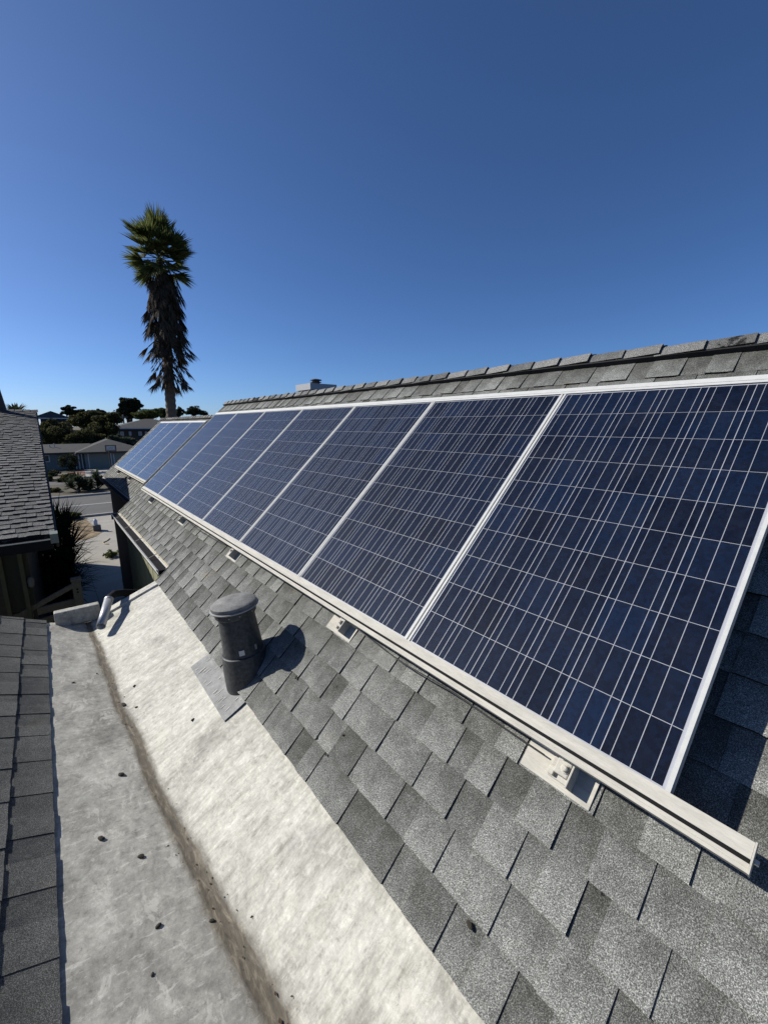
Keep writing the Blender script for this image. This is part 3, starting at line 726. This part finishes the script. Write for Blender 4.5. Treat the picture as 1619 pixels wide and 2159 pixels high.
MB().box((-4.2, YN1-.1, ZN1-.04), (XN-.03, YN1-.092, ZN1-.031)).build('gutter_lip', 'galv', wing)
q = at_y(105, 1123, YN1-.1); r_ = at_y(125, 1140, YN1-.1)
MB().box((q.x, YN1-.2, r_.z), (r_.x, YN1-.03, q.z)).build('gutter_end_box', 'sage_door', wing)
# entry door and trim under the eave
dx = at_y(14, 1200, 6.5).x
dr_ = MB().box((dx-.55, 6.44, .1), (dx-.06, 6.49, H-1.6)).build('door', 'dark_brown', wing)
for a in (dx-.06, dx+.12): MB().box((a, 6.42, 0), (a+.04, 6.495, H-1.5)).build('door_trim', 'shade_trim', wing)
MB().lathe([(.01, 0), (.03, .02), (.035, .09), (.02, .13)], 12, Matrix.Translation((dx+.2, 6.45, H-1.95))).build('lantern', 'block', wing)
vp_ = at_y(4, 868, 13.1)
MB().tube([vp_-Vector((0, 0, .2)), vp_+Vector((-.03, 0, .55))], [.13, .07], 14).build('roof_pipe', 'dark_brown', wing)
MB().lathe([(.3, -.06), (.26, .0), (.12, .05)], 16, Matrix.Translation(vp_-Vector((0, .35, .12)))).build('pipe_flashing', 'dark_brown', wing)

# --- timber gate frame beyond the trough
gt = thing('gate_frame', 'weathered timber gate post with brace and rails beyond the trough', 'gate', tuple(at_z(160, 1330, 0)))
p = at_y(160, 1219, 6.6)
MB().box((p.x-.05, p.y-.05, 0), (p.x+.05, p.y+.05, p.z)).build('post', 'weathered', gt, bevel=.006)
MB().box((p.x-.058, p.y-.058, p.z-.03), (p.x+.058, p.y+.058, p.z+.005)).build('post_cap', 'weathered', gt, bevel=.006)
zz = p.z-.32
ra = Vector((p.x-.04, p.y, zz)); rb = at_z(20, 1305, zz)
MB().bar(ra, rb, .045, .09).build('top_rail', 'weathered', gt, bevel=.004)
MB().bar(ra-Vector((0, 0, .14)), rb-Vector((-.02, 0, .14)), .04, .07).build('lower_rail', 'weathered', gt)
br = ra+(rb-ra).normalized()*.55
MB().bar(br+Vector((0, -.03, .03)), Vector((p.x-.03, p.y-.03, p.z-.08)), .035, .06).build('brace', 'weathered', gt)
MB().bar(rb, at_z(-40, 1275, zz), .045, .09).build('side_rail', 'weathered', gt)
for dz in (.08, .12): MB().tube([(p.x+.0, p.y-.05, p.z-dz-.06), (p.x+.0, p.y-.054, p.z-dz-.06)], .012, 10).build('bolt_hole', 'black', gt)

# ================================================================ ground
def sheet(name, pts, z, mat, kind=True):
    mb = MB(); mb.face([Vector((p[0], p[1], z)) for p in pts]); 
    return struct(name, mb, mat)
R = 900
gr = MB(); n = 60
def hill(x, y):
    t = min(max((y-64)/70, 0), 1); t = t*t*(3-2*t)
    far = min(max((y-150)/400, 0), 1)
    return 4.2*t*(1-.3*far)+(.9*noise.noise(Vector((x*.02, y*.02, 0)))*t) - .9*far
gx = [-R+2*R*i/n for i in range(n+1)]; gy = [-60, -20, 0, 10, 20, 30, 45, 55, 62, 66, 70, 75, 80, 86, 92, 100, 108, 118, 130, 150, 200, 300, 500, 900]
idx = []
for y in gy:
    for x in gx: gr.v.append((x, y, hill(x, y))); gr.t.append(.5)
for j in range(len(gy)-1):
    for i in range(n): a = j*(n+1)+i; gr.f.append((a, a+1, a+n+2, a+n+1))
struct('ground', gr, 'ground')
sheet('road', [(-200, 28.5), (200, 28.5), (200, 37.1), (-200, 37.1)], .004, 'asphalt')
mb = MB().box((-200, 32.9, .0041), (200, 33.02, .0085)); struct('road_marking', mb, 'line')
for y0, y1, nm in ((28.3, 28.5, 'kerb'), (37.1, 37.3, 'kerb')):
    struct(nm, MB().box((-200, y0, -.05), (200, y1, .13)), 'kerb')
sheet('verge', [(-200, 37.3), (200, 37.3), (200, 44.8), (-200, 44.8)], .10, 'soil')
sheet('side_lane', [(-200, 44.8), (200, 44.8), (200, 49), (-200, 49)], .11, 'asphalt')
struct('kerb', MB().box((-200, 49, -.05), (200, 49.2, .24)), 'kerb')
sheet('far_drive', [(2.9, 49.2), (14, 49.2), (14, 60.4), (3.4, 60.4)], .03, 'concrete')
sheet('front_path', [(1.6, 53.5), (3.1, 53.5), (3.3, 57.5), (2, 57.5)], .035, 'brickred')
# near drive: concrete slabs with joints
for i in range(3):
    for j in range(9):
        x0, y0 = -1.2+i*1.9, 7+j*2.4
        o = MB().box((x0+.006, y0+.006, -.05), (x0+1.894, min(y0+2.394, 28.29), .012)); o = o.build('paving_slab', 'concrete'); 
        if i == 0 and j == 0: pav = o; o.name = 'driveway'; o['kind'] = 'structure'
        else: part_of(o, pav)
lw = [(60, 1097), (150, 1094), (180, 1092), (190, 1102), (205, 1113), (216, 1121), (203, 1130), (180, 1137), (150, 1142), (60, 1146)]
sheet('lawn', [at_z(u, v, .03)[:2] for u, v in lw], .022, 'lawn')

# ================================================================ plants
def leaves(mb, c, r, n, size, shell=.55, flat=1.0):
    for _ in range(n):
        while True:
            q = Vector((random.uniform(-1, 1), random.uniform(-1, 1), random.uniform(-1, 1)))
            if shell*random.random() < q.length <= 1: break
        p = Vector((c[0]+q.x*r[0], c[1]+q.y*r[1], c[2]+q.z*r[2]))
        d = Vector((random.gauss(0, 1), random.gauss(0, 1), random.gauss(0, 1)*flat)).normalized(); e = d.orthogonal().normalized(); e.rotate(Matrix.Rotation(random.uniform(0, 6.28), 3, d))
        g = d.cross(e); s = size*random.uniform(.5, 1.3)
        mb.face([p-e*s*.5, p+g*s*.28, p+e*s*.5, p-g*s*.28])
def tree(name, label, base, clumps, mat, size, dens, trunk_r=.12, group=None, cat='tree', flat=1.0):
    t = thing(name, label, cat, base, group)
    mb = MB()
    for (c, r) in clumps:
        # break each clump into smaller lumps so the outline is uneven
        k = max(9, int(12*max(r)/max(min(r), .3)))
        for _ in range(k):
            a = Vector((random.gauss(0, .5), random.gauss(0, .5), random.gauss(0, .46))); a *= min(1, .95/max(a.length, .01))
            cc = (c[0]+a.x*r[0], c[1]+a.y*r[1], c[2]+a.z*r[2]); rr = tuple(q*random.uniform(.25, .6) for q in r)
            leaves(mb, cc, rr, int(dens/k), size, .5, flat)
    cr = mb.build('crown', mat, t); 
    tb = MB(); b = Vector(base)
    for (c, r) in clumps[:5]:
        m_ = b.lerp(Vector(c), .55)+Vector((random.uniform(-.2, .2), 0, 0)); m_.x = b.x+(m_.x-b.x)*.6
        tb.tube([b-Vector((0, 0, .2)), m_, Vector(c)], [trunk_r, trunk_r*.6, trunk_r*.2], 7)
    tb.build('trunk', 'trunk', t)
    return t
def cl(u, v, ru, rv, y):
    c = at_y(u, v, y); z = (c-EYE).dot(FW); k = z/FPX; return (tuple(c), (ru*k, max(ru, rv)*k*.8, rv*k))
def px_tree(name, label, y, base_u, cls, mat, size, dens, **kw):
    c = at_y(base_u, 900, y); b = (c.x, y, hill(c.x, y))
    return tree(name, label, b, [cl(u, v, a, bb, y+random.uniform(-.5, .5)) for u, v, a, bb in cls], mat, size, dens, **kw)
HG = 'trees on the slope beyond the street'
px_tree('oak_tree', 'broad dark olive tree left, just above the low garage house roof', 72, 128, [(125, 915, 34, 22), (108, 905, 20, 18), (150, 930, 30, 16), (110, 930, 22, 16)], 'leaf_mid', .3, 6500, group=HG)
px_tree('oak_tree', 'rounded olive tree in the middle of the wooded slope', 80, 188, [(190, 897, 32, 20), (170, 885, 18, 12), (205, 880, 24, 12)], 'leaf_mid', .3, 6500, group=HG)
px_tree('oak_tree', 'dark tree right on the slope, left of the hip roofed house', 74, 222, [(225, 900, 26, 22), (240, 885, 18, 12), (212, 920, 24, 16)], 'leaf_mid', .3, 6000, group=HG)
px_tree('oak_tree', 'shady tree filling the gap above the garage roof ridge', 68, 190, [(185, 925, 30, 14), (215, 932, 26, 10), (165, 937, 26, 10)], 'leaf_mid', .28, 5000, group=HG)
px_tree('cypress_tree', 'tall flat topped dark cypress standing above the dark hillside house', 135, 150, [(146, 863, 11, 7), (139, 870, 9, 5), (154, 870, 9, 6)], 'leaf_dark', .42, 3500, trunk_r=.35, flat=2, group=HG)
px_tree('cypress_tree', 'wind shaped cypress second from the left on the skyline', 140, 174, [(172, 868, 9, 5), (180, 874, 11, 5), (166, 876, 8, 5)], 'leaf_dark', .42, 3000, trunk_r=.3, flat=2, group=HG)
px_tree('cypress_tree', 'low spreading cypress third on the skyline, left of the round tree', 140, 200, [(194, 869, 8, 4), (206, 867, 9, 4), (214, 869, 6, 3), (198, 876, 14, 4)], 'leaf_dark', .42, 3000, trunk_r=.3, flat=2, group=HG)
px_tree('eucalyptus_tree', 'tall round headed dark tree left of the palm trunk', 112, 274, [(268, 852, 17, 11), (286, 855, 14, 11), (272, 868, 22, 13), (262, 862, 12, 11)], 'leaf_dark', .36, 6000, trunk_r=.35, group=HG)
px_tree('willow_tree', 'sunlit feathery yellow green bush crown just left of the palm trunk', 92, 320, [(318, 872, 22, 9), (335, 868, 14, 9), (300, 878, 18, 8), (345, 872, 12, 10)], 'leaf_bright', .26, 5000, group=HG)
px_tree('pine_tree', 'small dark tree directly right of the palm trunk', 100, 378, [(378, 868, 9, 8), (372, 874, 10, 6)], 'leaf_dark', .34, 1500, group=HG)
px_tree('pine_tree', 'dark rounded tree peeping over the far panel row', 120, 412, [(411, 865, 15, 8), (403, 870, 12, 6), (425, 872, 12, 5)], 'leaf_dark', .42, 2000, group=HG)
px_tree('garden_tree', 'pale leaved shrub in front of the hip roofed house', 66, 250, [(243, 926, 12, 7), (262, 930, 18, 7), (280, 935, 16, 6), (236, 922, 8, 5)], 'leaf_grey', .28, 2200, group=HG)
px_tree('wooded_slope_tree', 'distant dark tree low on the skyline between cypress and round tree', 150, 232, [(232, 876, 16, 5), (218, 880, 14, 6), (246, 878, 14, 6)], 'leaf_mid', .6, 1800, group=HG)
# shrubs by the street
SG = 'shrubs beside the street'
def shrub(label, u, v, ru, rv, mat, dens=1200, size=.16, y=None):
    b = at_z(u, v+rv, .05); c = at_y(u, v, b.y)
    k = (c-EYE).dot(FW)/FPX; r = (ru*k, ru*k*.8, rv*k)
    return tree('shrub', label, (b.x, b.y, 0), [(tuple(Vector((b.x, b.y+.3, rv*k))), r)], mat, size, dens, .04, SG, 'shrub')
shrub('low green shrub beside the street, next to the weathered roof edge', 118, 1085, 14, 9, 'leaf_bright', 1500)
shrub('green shrub by the kerb, right one of the near pair', 150, 1088, 16, 8, 'leaf_bright', 1500)
shrub('dark rounded shrub across the street below the garage wall', 145, 1008, 17, 9, 'leaf_mid', 1300, .22)
shrub('small green shrub across the street beside the weathered roof', 102, 1009, 8, 8, 'leaf_bright', 900, .2)
shrub('reddish shadowed hedge at the foot of the pale house wall', 108, 997, 14, 6, 'leaf_dark', 900, .22)
shrub('low ground shrub on the verge, left end', 112, 1034, 14, 6, 'leaf_mid', 1000, .18)
shrub('low ground shrub on the verge between the spiky plants', 186, 1030, 10, 5, 'leaf_mid', 800, .18)
hb = at_y(128, 958, 60.2); hb2 = at_y(156, 994, 60.2)
tree('hedge', 'tall black shadowed bush against the pale garage house', (hb.x+.6, 59.3, 0), [((hb.x+.6, 59.3, 1.0), (.75, .5, 1.1))], 'leaf_dark', .2, 1500, .05, None, 'bush')
# spiky plants
def blades(mb, c, n, L, wd, up=.2, droop=.5, seg=4):
    for _ in range(n):
        a = random.uniform(0, 6.283); el = random.uniform(-.35, 1.35)
        d = Vector((math.cos(a)*math.cos(el), math.sin(a)*math.cos(el), math.sin(el)+up)).normalized()
        l = L*random.uniform(.7, 1.15); p = Vector(c); sd = d.cross(Vector((0, 0, 1))).normalized() if abs(d.z) < .98 else Vector((1, 0, 0))
        prev = None
        for k in range(seg+1):
            t = k/seg; w_ = wd*(1-t)**.7*(.5+1.2*min(t*3, .5)); q = (p-sd*w_, p+sd*w_)
            if prev: mb.face([prev[0], prev[1], q[1], q[0]])
            prev = q; p = p+d*(l/seg); d = (d+Vector((0, 0, -droop/seg))).normalized()
def spiky(label, heads, base, L, n, wd, mat, group=None):
    t = thing('spiky_plant', label, 'plant', base, group); mb = MB(); tb = MB()
    for h_ in heads:
        blades(mb, h_, n, L, wd); tb.tube([base, Vector(base).lerp(Vector(h_), .5), h_], [.05, .04, .03], 6)
    mb.build('leaf_rosette', mat, t); tb.build('stem', 'trunk', t)
for u, v, l in ((168, 1022, 'dark spiky agave on the far verge, left one of two'), (207, 1017, 'dark spiky agave on the far verge, nearer the far panel row')):
    b = at_z(u, v+14, .1); spiky(l, [tuple(b+Vector((dx_, 0, dz_))) for dx_, dz_ in ((0, .8), (.4, .35), (-.45, .3), (.1, .4))], tuple(b), .85, 90, .075, 'leaf_agave', 'agaves on the far verge')
b = at_z(118, 1330, 0); b.y = 10.4
heads = [at_y(u, v, y) for u, v, y in ((118, 1112, 10.8), (138, 1118, 11), (122, 1140, 10.4), (150, 1155, 10.6), (128, 1172, 10.2), (150, 1195, 10.3), (112, 1205, 10), (140, 1222, 10.0), (100, 1165, 10), (105, 1130, 10.5), (125, 1245, 9.8), (100, 1240, 9.8), (80, 1200, 9.7), (85, 1165, 9.8), (150, 1250, 9.9), (112, 1275, 9.6))]
spiky('tall dark spiky leaved bush in the shade under the weathered roof', [tuple(h_) for h_ in heads], (heads[4].x-.1, 10.5, 0), .68, 110, .019, 'leaf_dark')
bp = at_z(238, 1173, .02); tree('grass_tuft', 'small yellow green weed tuft beside the dark wall on the drive', (bp.x, bp.y, .01), [((bp.x, bp.y, .12), (.35, .3, .12))], 'leaf_bright', .12, 260, .01, None, 'plant')

# --- the tall fan palm
PB = at_y(362, 880, 25.5); pbx, pby = PB.x, 25.5
lean = lambda z: Vector((pbx+(at_y(338, 545, 25.5).x-pbx)*((z-H)/(at_y(338, 545, 25.5).z-H)) if z > H else pbx, pby, z))
ztop = at_y(338, 545, 25.5).z
palm = thing('fan_palm', 'tall fan palm with a shaggy skirt of dead fronds', 'palm tree', (pbx, pby, 0))
tr_ = MB(); pts = []; rr = []
for k in range(90):
    z = (ztop-.15)*k/89; pts.append(lean(z)); rr.append((.27-.06*z/ztop)*(1+.13*(k % 2))*(1 if k < 86 else .6)+.12*max(0, 1-z/1.2))
tr_.tube(pts, rr, 14); tr_.build('trunk', 'bark', palm)
def fan(n, L, spread, fold, tipdroop, seed):
    rnd = random.Random(seed); mb = MB(); pl = L*.75
    # petiole along +X, blade fan in the XY plane, Z up
    pl = max(pl, .62); mb.box((0, -.018, -.012), (pl, .018, .012))
    for k in range(n):
        a = -spread+2*spread*k/(n-1)+rnd.uniform(-.04, .04); l = L*(1-.22*abs(a)/spread)*rnd.uniform(.88, 1.06)
        d = Vector((math.cos(a), math.sin(a), fold*abs(math.sin(a)))).normalized(); sd = Vector((-math.sin(a), math.cos(a), 0)); wd = L*spread/n*1.05
        p = Vector((pl, 0, 0)); prev = None
        for q in range(5):
            t = q/4; w_ = wd*(.15+1.25*t if t < .5 else 1.5*(1-t)+.02); e = (p-sd*w_+Vector((0, 0, -w_*.5)), p+Vector((0, 0, w_*.35)), p+sd*w_+Vector((0, 0, -w_*.5)))
            if prev: mb.face([prev[0], prev[1], e[1], e[0]]); mb.face([prev[1], prev[2], e[2], e[1]])
            prev = e; p = p+d*(l/4); d = (d+Vector((0, 0, -tipdroop*t))).normalized()
    return mb
fan_me = [share('frond', fan(24, 1.0, 1.25, .25, .16, s), 'frond') for s in range(4)]
dead_me = [share('dead_frond', fan(11, .85, .42, -.3, .12, s+20), 'dead') for s in range(4)]
thin_me = [share('dead_frond', fan(5, .5, .3, -.3, .12, s+40), 'dead') for s in range(3)]
top = lean(ztop)
def put_frond(me, p, az, el, s, nm, roll=0):
    o = bpy.data.objects.new(nm, me); C.objects.link(o); o.parent = palm; o.matrix_parent_inverse = MW[palm.name].inverted()
    o.rotation_mode = 'XYZ'; mt = Matrix.Rotation(az, 4, 'Z') @ Matrix.Rotation(-el, 4, 'Y') @ Matrix.Rotation(roll, 4, 'X'); mt = Matrix.Translation(p) @ mt @ Matrix.Scale(s, 4); o.matrix_world = mt
    o.matrix_basis = mt
pr_ = random.Random(5)
for cnt, e0, e1, scl, dz in ((7, 58, 84, 1.2, .25), (10, 22, 52, 1.14, .15), (11, -14, 16, 1.1, .0), (10, -48, -20, 1.08, -.15), (12, -5, 65, .72, .0), (8, -35, 0, .7, -.2)):
    off = pr_.uniform(0, 6.28)
    for q in range(cnt):
        az = off+6.2832*q/cnt+pr_.uniform(-.22, .22); el = math.radians(pr_.uniform(e0, e1))
        put_frond(fan_me[pr_.randrange(4)], top+Vector((0, 0, dz+pr_.uniform(-.1, .1))), az, el, scl*pr_.uniform(.9, 1.08), 'frond', pr_.uniform(-.6, .6))
zlow = at_y(355, 796, 25.5).z; zhi = ztop+.0
for k in range(300):
    t = (k/299)**.95; z = zhi+(zlow-zhi)*t; az = k*2.39996+random.uniform(-.5, .5)
    right = math.cos(az+YAW)                                   # skirts shed unevenly
    if t > .45 and right < -.1 and random.random() < .45: continue
    el = math.radians(random.uniform(-80, -60) if t < .6 else random.uniform(-74, -38))
    p = lean(z)+Vector((math.cos(az), math.sin(az), 0))*(.2+.24*random.random())
    put_frond(random.choice(dead_me if t < .7 or random.random() < .4 else thin_me), p, az, el, random.uniform(.9, 1.25)*(1.05 if t < .7 else .9), 'dead_frond', random.uniform(-.8, .8))
# crown of a far palm behind the weathered roof ridge
fp = at_y(35, 866, 62); t = thing('far_palm', 'small spiky palm crown behind the ridge of the weathered roof', 'palm tree', (fp.x, 62, 0))
MB().tube([(fp.x, 62, 0), (fp.x, 62, fp.z)], [.25, .2], 8).build('trunk', 'bark', t)
mb = MB(); 
for _ in range(90):
    a = random.uniform(0, 6.283); el = random.uniform(-.1, 1.1); blades_p = Vector((math.cos(a)*math.cos(el), math.sin(a)*math.cos(el), math.sin(el)))
    p0 = Vector((fp.x, 62, fp.z-.35)); e1 = p0+blades_p*1.0; e2 = p0+blades_p*1.7+Vector((0, 0, -.25)); sd = blades_p.cross(Vector((0, 0, 1))).normalized()*.09
    mb.face([p0-sd*.4, p0+sd*.4, e1+sd, e1-sd]); mb.face([e1-sd, e1+sd, e2])
mb.build('crown', 'leaf_dark', t)

# ================================================================ houses across the street
YH = 60.5
def qz(u, v, y): return at_y(u, v, y)
gh = thing('garage_house', 'low pale house with double garage across the street', 'house', (4, YH+3, 0))
xl = -3.5; x1 = qz(180, 970, YH).x; xr = qz(300, 970, YH).x; ze = qz(180, 955, YH).z
MB().box((xl, YH+1.2, 0), (x1+.3, YH+8, ze)).build('wall', 'sage', gh)
MB().box((x1, YH, 0), (xr, YH+9, ze)).build('wall', 'sage', gh)
def hip(name, mat, par, x0, x1_, y0, y1, z, ridge_h, inset, over=.5):
    x0 -= over; x1_ += over; y0 -= over; y1 += over; mb = MB()
    cx_ = (x0+x1_)/2; cy_ = (y0+y1)/2
    if x1_-x0 > y1-y0: ra_, rb_ = Vector((x0+inset, cy_, z+ridge_h)), Vector((x1_-inset, cy_, z+ridge_h))
    else: ra_, rb_ = Vector((cx_, y0+inset, z+ridge_h)), Vector((cx_, y1-inset, z+ridge_h))
    c = [Vector((x0, y0, z)), Vector((x1_, y0, z)), Vector((x1_, y1, z)), Vector((x0, y1, z))]
    if x1_-x0 > y1-y0: fs = [[c[0], c[1], rb_, ra_], [c[1], c[2], rb_], [c[2], c[3], ra_, rb_], [c[3], c[0], ra_]]
    else: fs = [[c[0], c[1], ra_], [c[1], c[2], rb_, ra_], [c[2], c[3], rb_], [c[3], c[0], ra_, rb_]]
    for f in fs: mb.face(f)
    mb.face(c[::-1]); o = mb.build(name, mat, par)
    for a, b in ((0, 1), (1, 2), (2, 3), (3, 0)):
        part_of(MB().bar(c[a]-Vector((0, 0, .1)), c[b]-Vector((0, 0, .1)), .05, .2).build('fascia', 'dark_brown' if par is gh else 'white'), o)
    return o
hip('roof', 'far_roof', gh, xl, x1+2, YH+1.2, YH+8, ze+.1, qz(130, 938, YH+4.5).z-ze, 1.5)
hip('roof', 'far_roof', gh, x1, xr, YH, YH+12, ze+.12, qz(228, 926, YH+4).z-ze-.1, 4.4, .8)
for a, b in ((187, 233), (241, 284)):
    p, q = qz(a, 953+5, YH-.02), qz(b, 953+5, YH-.02)
    gd = MB().box((p.x, YH-.06, 0.02), (q.x, YH+.02, p.z)).build('garage_door', 'sage_door', gh)
    for k in range(1, 4): part_of(MB().box((p.x+.02, YH-.075, p.z*k/4-.015), (q.x-.02, YH-.06, p.z*k/4+.015)).build('panel_rib', 'sage_door'), gd)
    for xx in (p.x-.09, q.x+.01): part_of(MB().box((xx, YH-.08, 0.02), (xx+.08, YH+.02, p.z+.08)).build('door_trim', 'white'), gd)
p, q = qz(91, 960, YH+1.15), qz(107, 974, YH+1.15)
wf = MB().box((p.x-1.2, YH+1.12, q.z), (q.x, YH+1.19, p.z)).build('window', 'white', gh); part_of(MB().box((p.x-1.1, YH+1.1, q.z+.1), (q.x-.1, YH+1.125, p.z-.08)).build('pane', 'window'), wf)
for u in (160, 167, 174):
    p = qz(u, 970, YH+.4); MB().box((p.x-.05, YH+.3, 0), (p.x+.05, YH+.4, ze)).build('porch_post', 'white', gh)
for u, v in ((106, 944), (115, 941), (107, 951)):
    p = qz(u, v, YH+3.2); MB().tube([p-Vector((0, 0, .4)), p+Vector((0, 0, .35))], .06, 8).build('roof_vent', 'galv', gh)
# basketball hoop
hp = at_y(239, 991, 57); hoop = thing('basketball_hoop', 'basketball hoop with clear board before the garage doors', 'hoop', (hp.x, 57, 0))
bz0, bz1 = at_y(234, 951, 57).z, at_y(234, 939, 57).z; bx0, bx1 = at_y(223, 945, 57).x, at_y(245, 945, 57).x
MB().tube([(hp.x-.1, 57.6, 0), (hp.x-.1, 57.5, bz0-.2), ((bx0+bx1)/2, 57.1, bz0+.3)], .06, 8).build('pole', 'dark_brown', hoop)
MB().box((bx0, 57, bz0), (bx1, 57.04, bz1)).build('backboard', 'clear', hoop)
for a in ((bx0-.02, bz0-.03, bx1+.02, bz0+.04), (bx0-.02, bz1-.04, bx1+.02, bz1+.03), (bx0-.03, bz0, bx0+.04, bz1), (bx1-.04, bz0, bx1+.03, bz1)):
    MB().box((a[0], 56.96, a[1]), (a[2], 57.05, a[3])).build('board_frame', 'black', hoop)
cxh = (bx0+bx1)/2
for a in ((-.28, .2, .28, .25), (-.28, .58, .28, .63), (-.28, .2, -.23, .6), (.23, .2, .28, .6)): MB().box((cxh+a[0], 56.97, bz0+a[1]*.9), (cxh+a[2], 56.995, bz0+a[3]*.9)).build('target_line', 'white', hoop)
MB().tube([(cxh+.23*math.cos(k*.524), 56.7+.23*math.sin(k*.524), bz0+.12) for k in range(13)], .012, 6).build('rim', 'brickred', hoop)
# hip roofed house further up
YM = 80; mh = thing('hip_roofed_house', 'house with grey hip roof and white fascia behind the far panel row', 'house', (14, YM+4, 2))
x0 = qz(240, 905, YM).x; xr2 = qz(400, 905, YM).x; zm = qz(240, 904, YM).z; base_z = hill(x0, YM)
MB().box((x0+.8, YM+.6, base_z-1), (xr2, YM+9, zm)).build('wall', 'dark_brown', mh)
hip('roof', 'far_roof', mh, x0+.6, xr2, YM+.5, YM+9, zm+.15, qz(320, 885, YM+4.5).z-zm, 5.5, .7)
for u0, u1 in ((254, 262), (272, 278), (292, 300), (306, 312)):
    p, q = qz(u0, 910, YM+.58), qz(u1, 918, YM+.58); f_ = MB().box((p.x, YM+.5, q.z), (q.x, YM+.59, p.z)).build('window', 'white', mh); part_of(MB().box((p.x+.08, YM+.48, q.z+.08), (q.x-.08, YM+.505, p.z-.08)).build('pane', 'pane_pale'), f_)
# dark house on the hill
YD = 118; dh = thing('hillside_house', 'dark roofed house high on the slope behind the weathered roof', 'house', (0, YD+3, 3))
p, q = qz(84, 872, YD), qz(147, 893, YD)
MB().box((p.x, YD, hill(p.x, YD)-1), (q.x, YD+7, qz(100, 882, YD).z)).build('wall', 'dark_brown', dh)
hip('roof', 'far_roof', dh, p.x-1, q.x, YD, YD+7, qz(100, 881, YD).z, qz(100, 867, YD+3.5).z-qz(100, 881, YD).z, 1.2)
p, q = qz(92, 886, YD-3), qz(128, 895, YD-3)
MB().box((p.x, YD-3, hill(p.x, YD)-1), (q.x, YD, q.z)).build('porch_wall', 'dark_brown', dh)
hip('porch_roof', 'far_roof', dh, p.x, q.x, YD-3, YD-.4, q.z, p.z-q.z+.5, 1.6, .4)
# utility pole
p = at_y(262, 893, 88); q = at_y(262, 874, 88)
up_ = thing('utility_pole', 'thin grey utility pole rising behind the hip roofed house', 'pole', (p.x, 88, hill(p.x, 88)))
MB().tube([(p.x, 88, hill(p.x, 88)-.5), (p.x, 88, q.z)], [.16, .12], 8).build('pole', 'weathered', up_); MB().box((p.x-.5, 87.95, q.z-.5), (p.x+.7, 88.05, q.z-.35)).build('crossarm', 'weathered', up_)
# --- things on the near drive
p = at_z(206, 1119, .012); bx = thing('block_with_bottle', 'square grey block with a pale bottle standing on the sunny drive', 'block', (p.x, p.y, 0))
MB().box((p.x-.16, p.y-.14, .012), (p.x+.16, p.y+.18, .3)).build('block', 'block', bx, bevel=.01)
MB().lathe([(.08, 0), (.085, .02), (.085, .2), (.07, .26), (.03, .29), (.03, .33), (.01, .34)], 14, Matrix.Translation((p.x-.03, p.y, .3))).build('bottle', 'blue_white', bx, smooth=True)
hs = MB(); hs.tube([at_z(u, v, .03) for u, v in ((232, 1135), (226, 1140), (219, 1143), (218, 1145), (222, 1147), (230, 1147))], .02, 6); tag(hs.build('garden_hose', 'hose', smooth=True), 'thin tan hose curled on the sunny drive', 'hose')
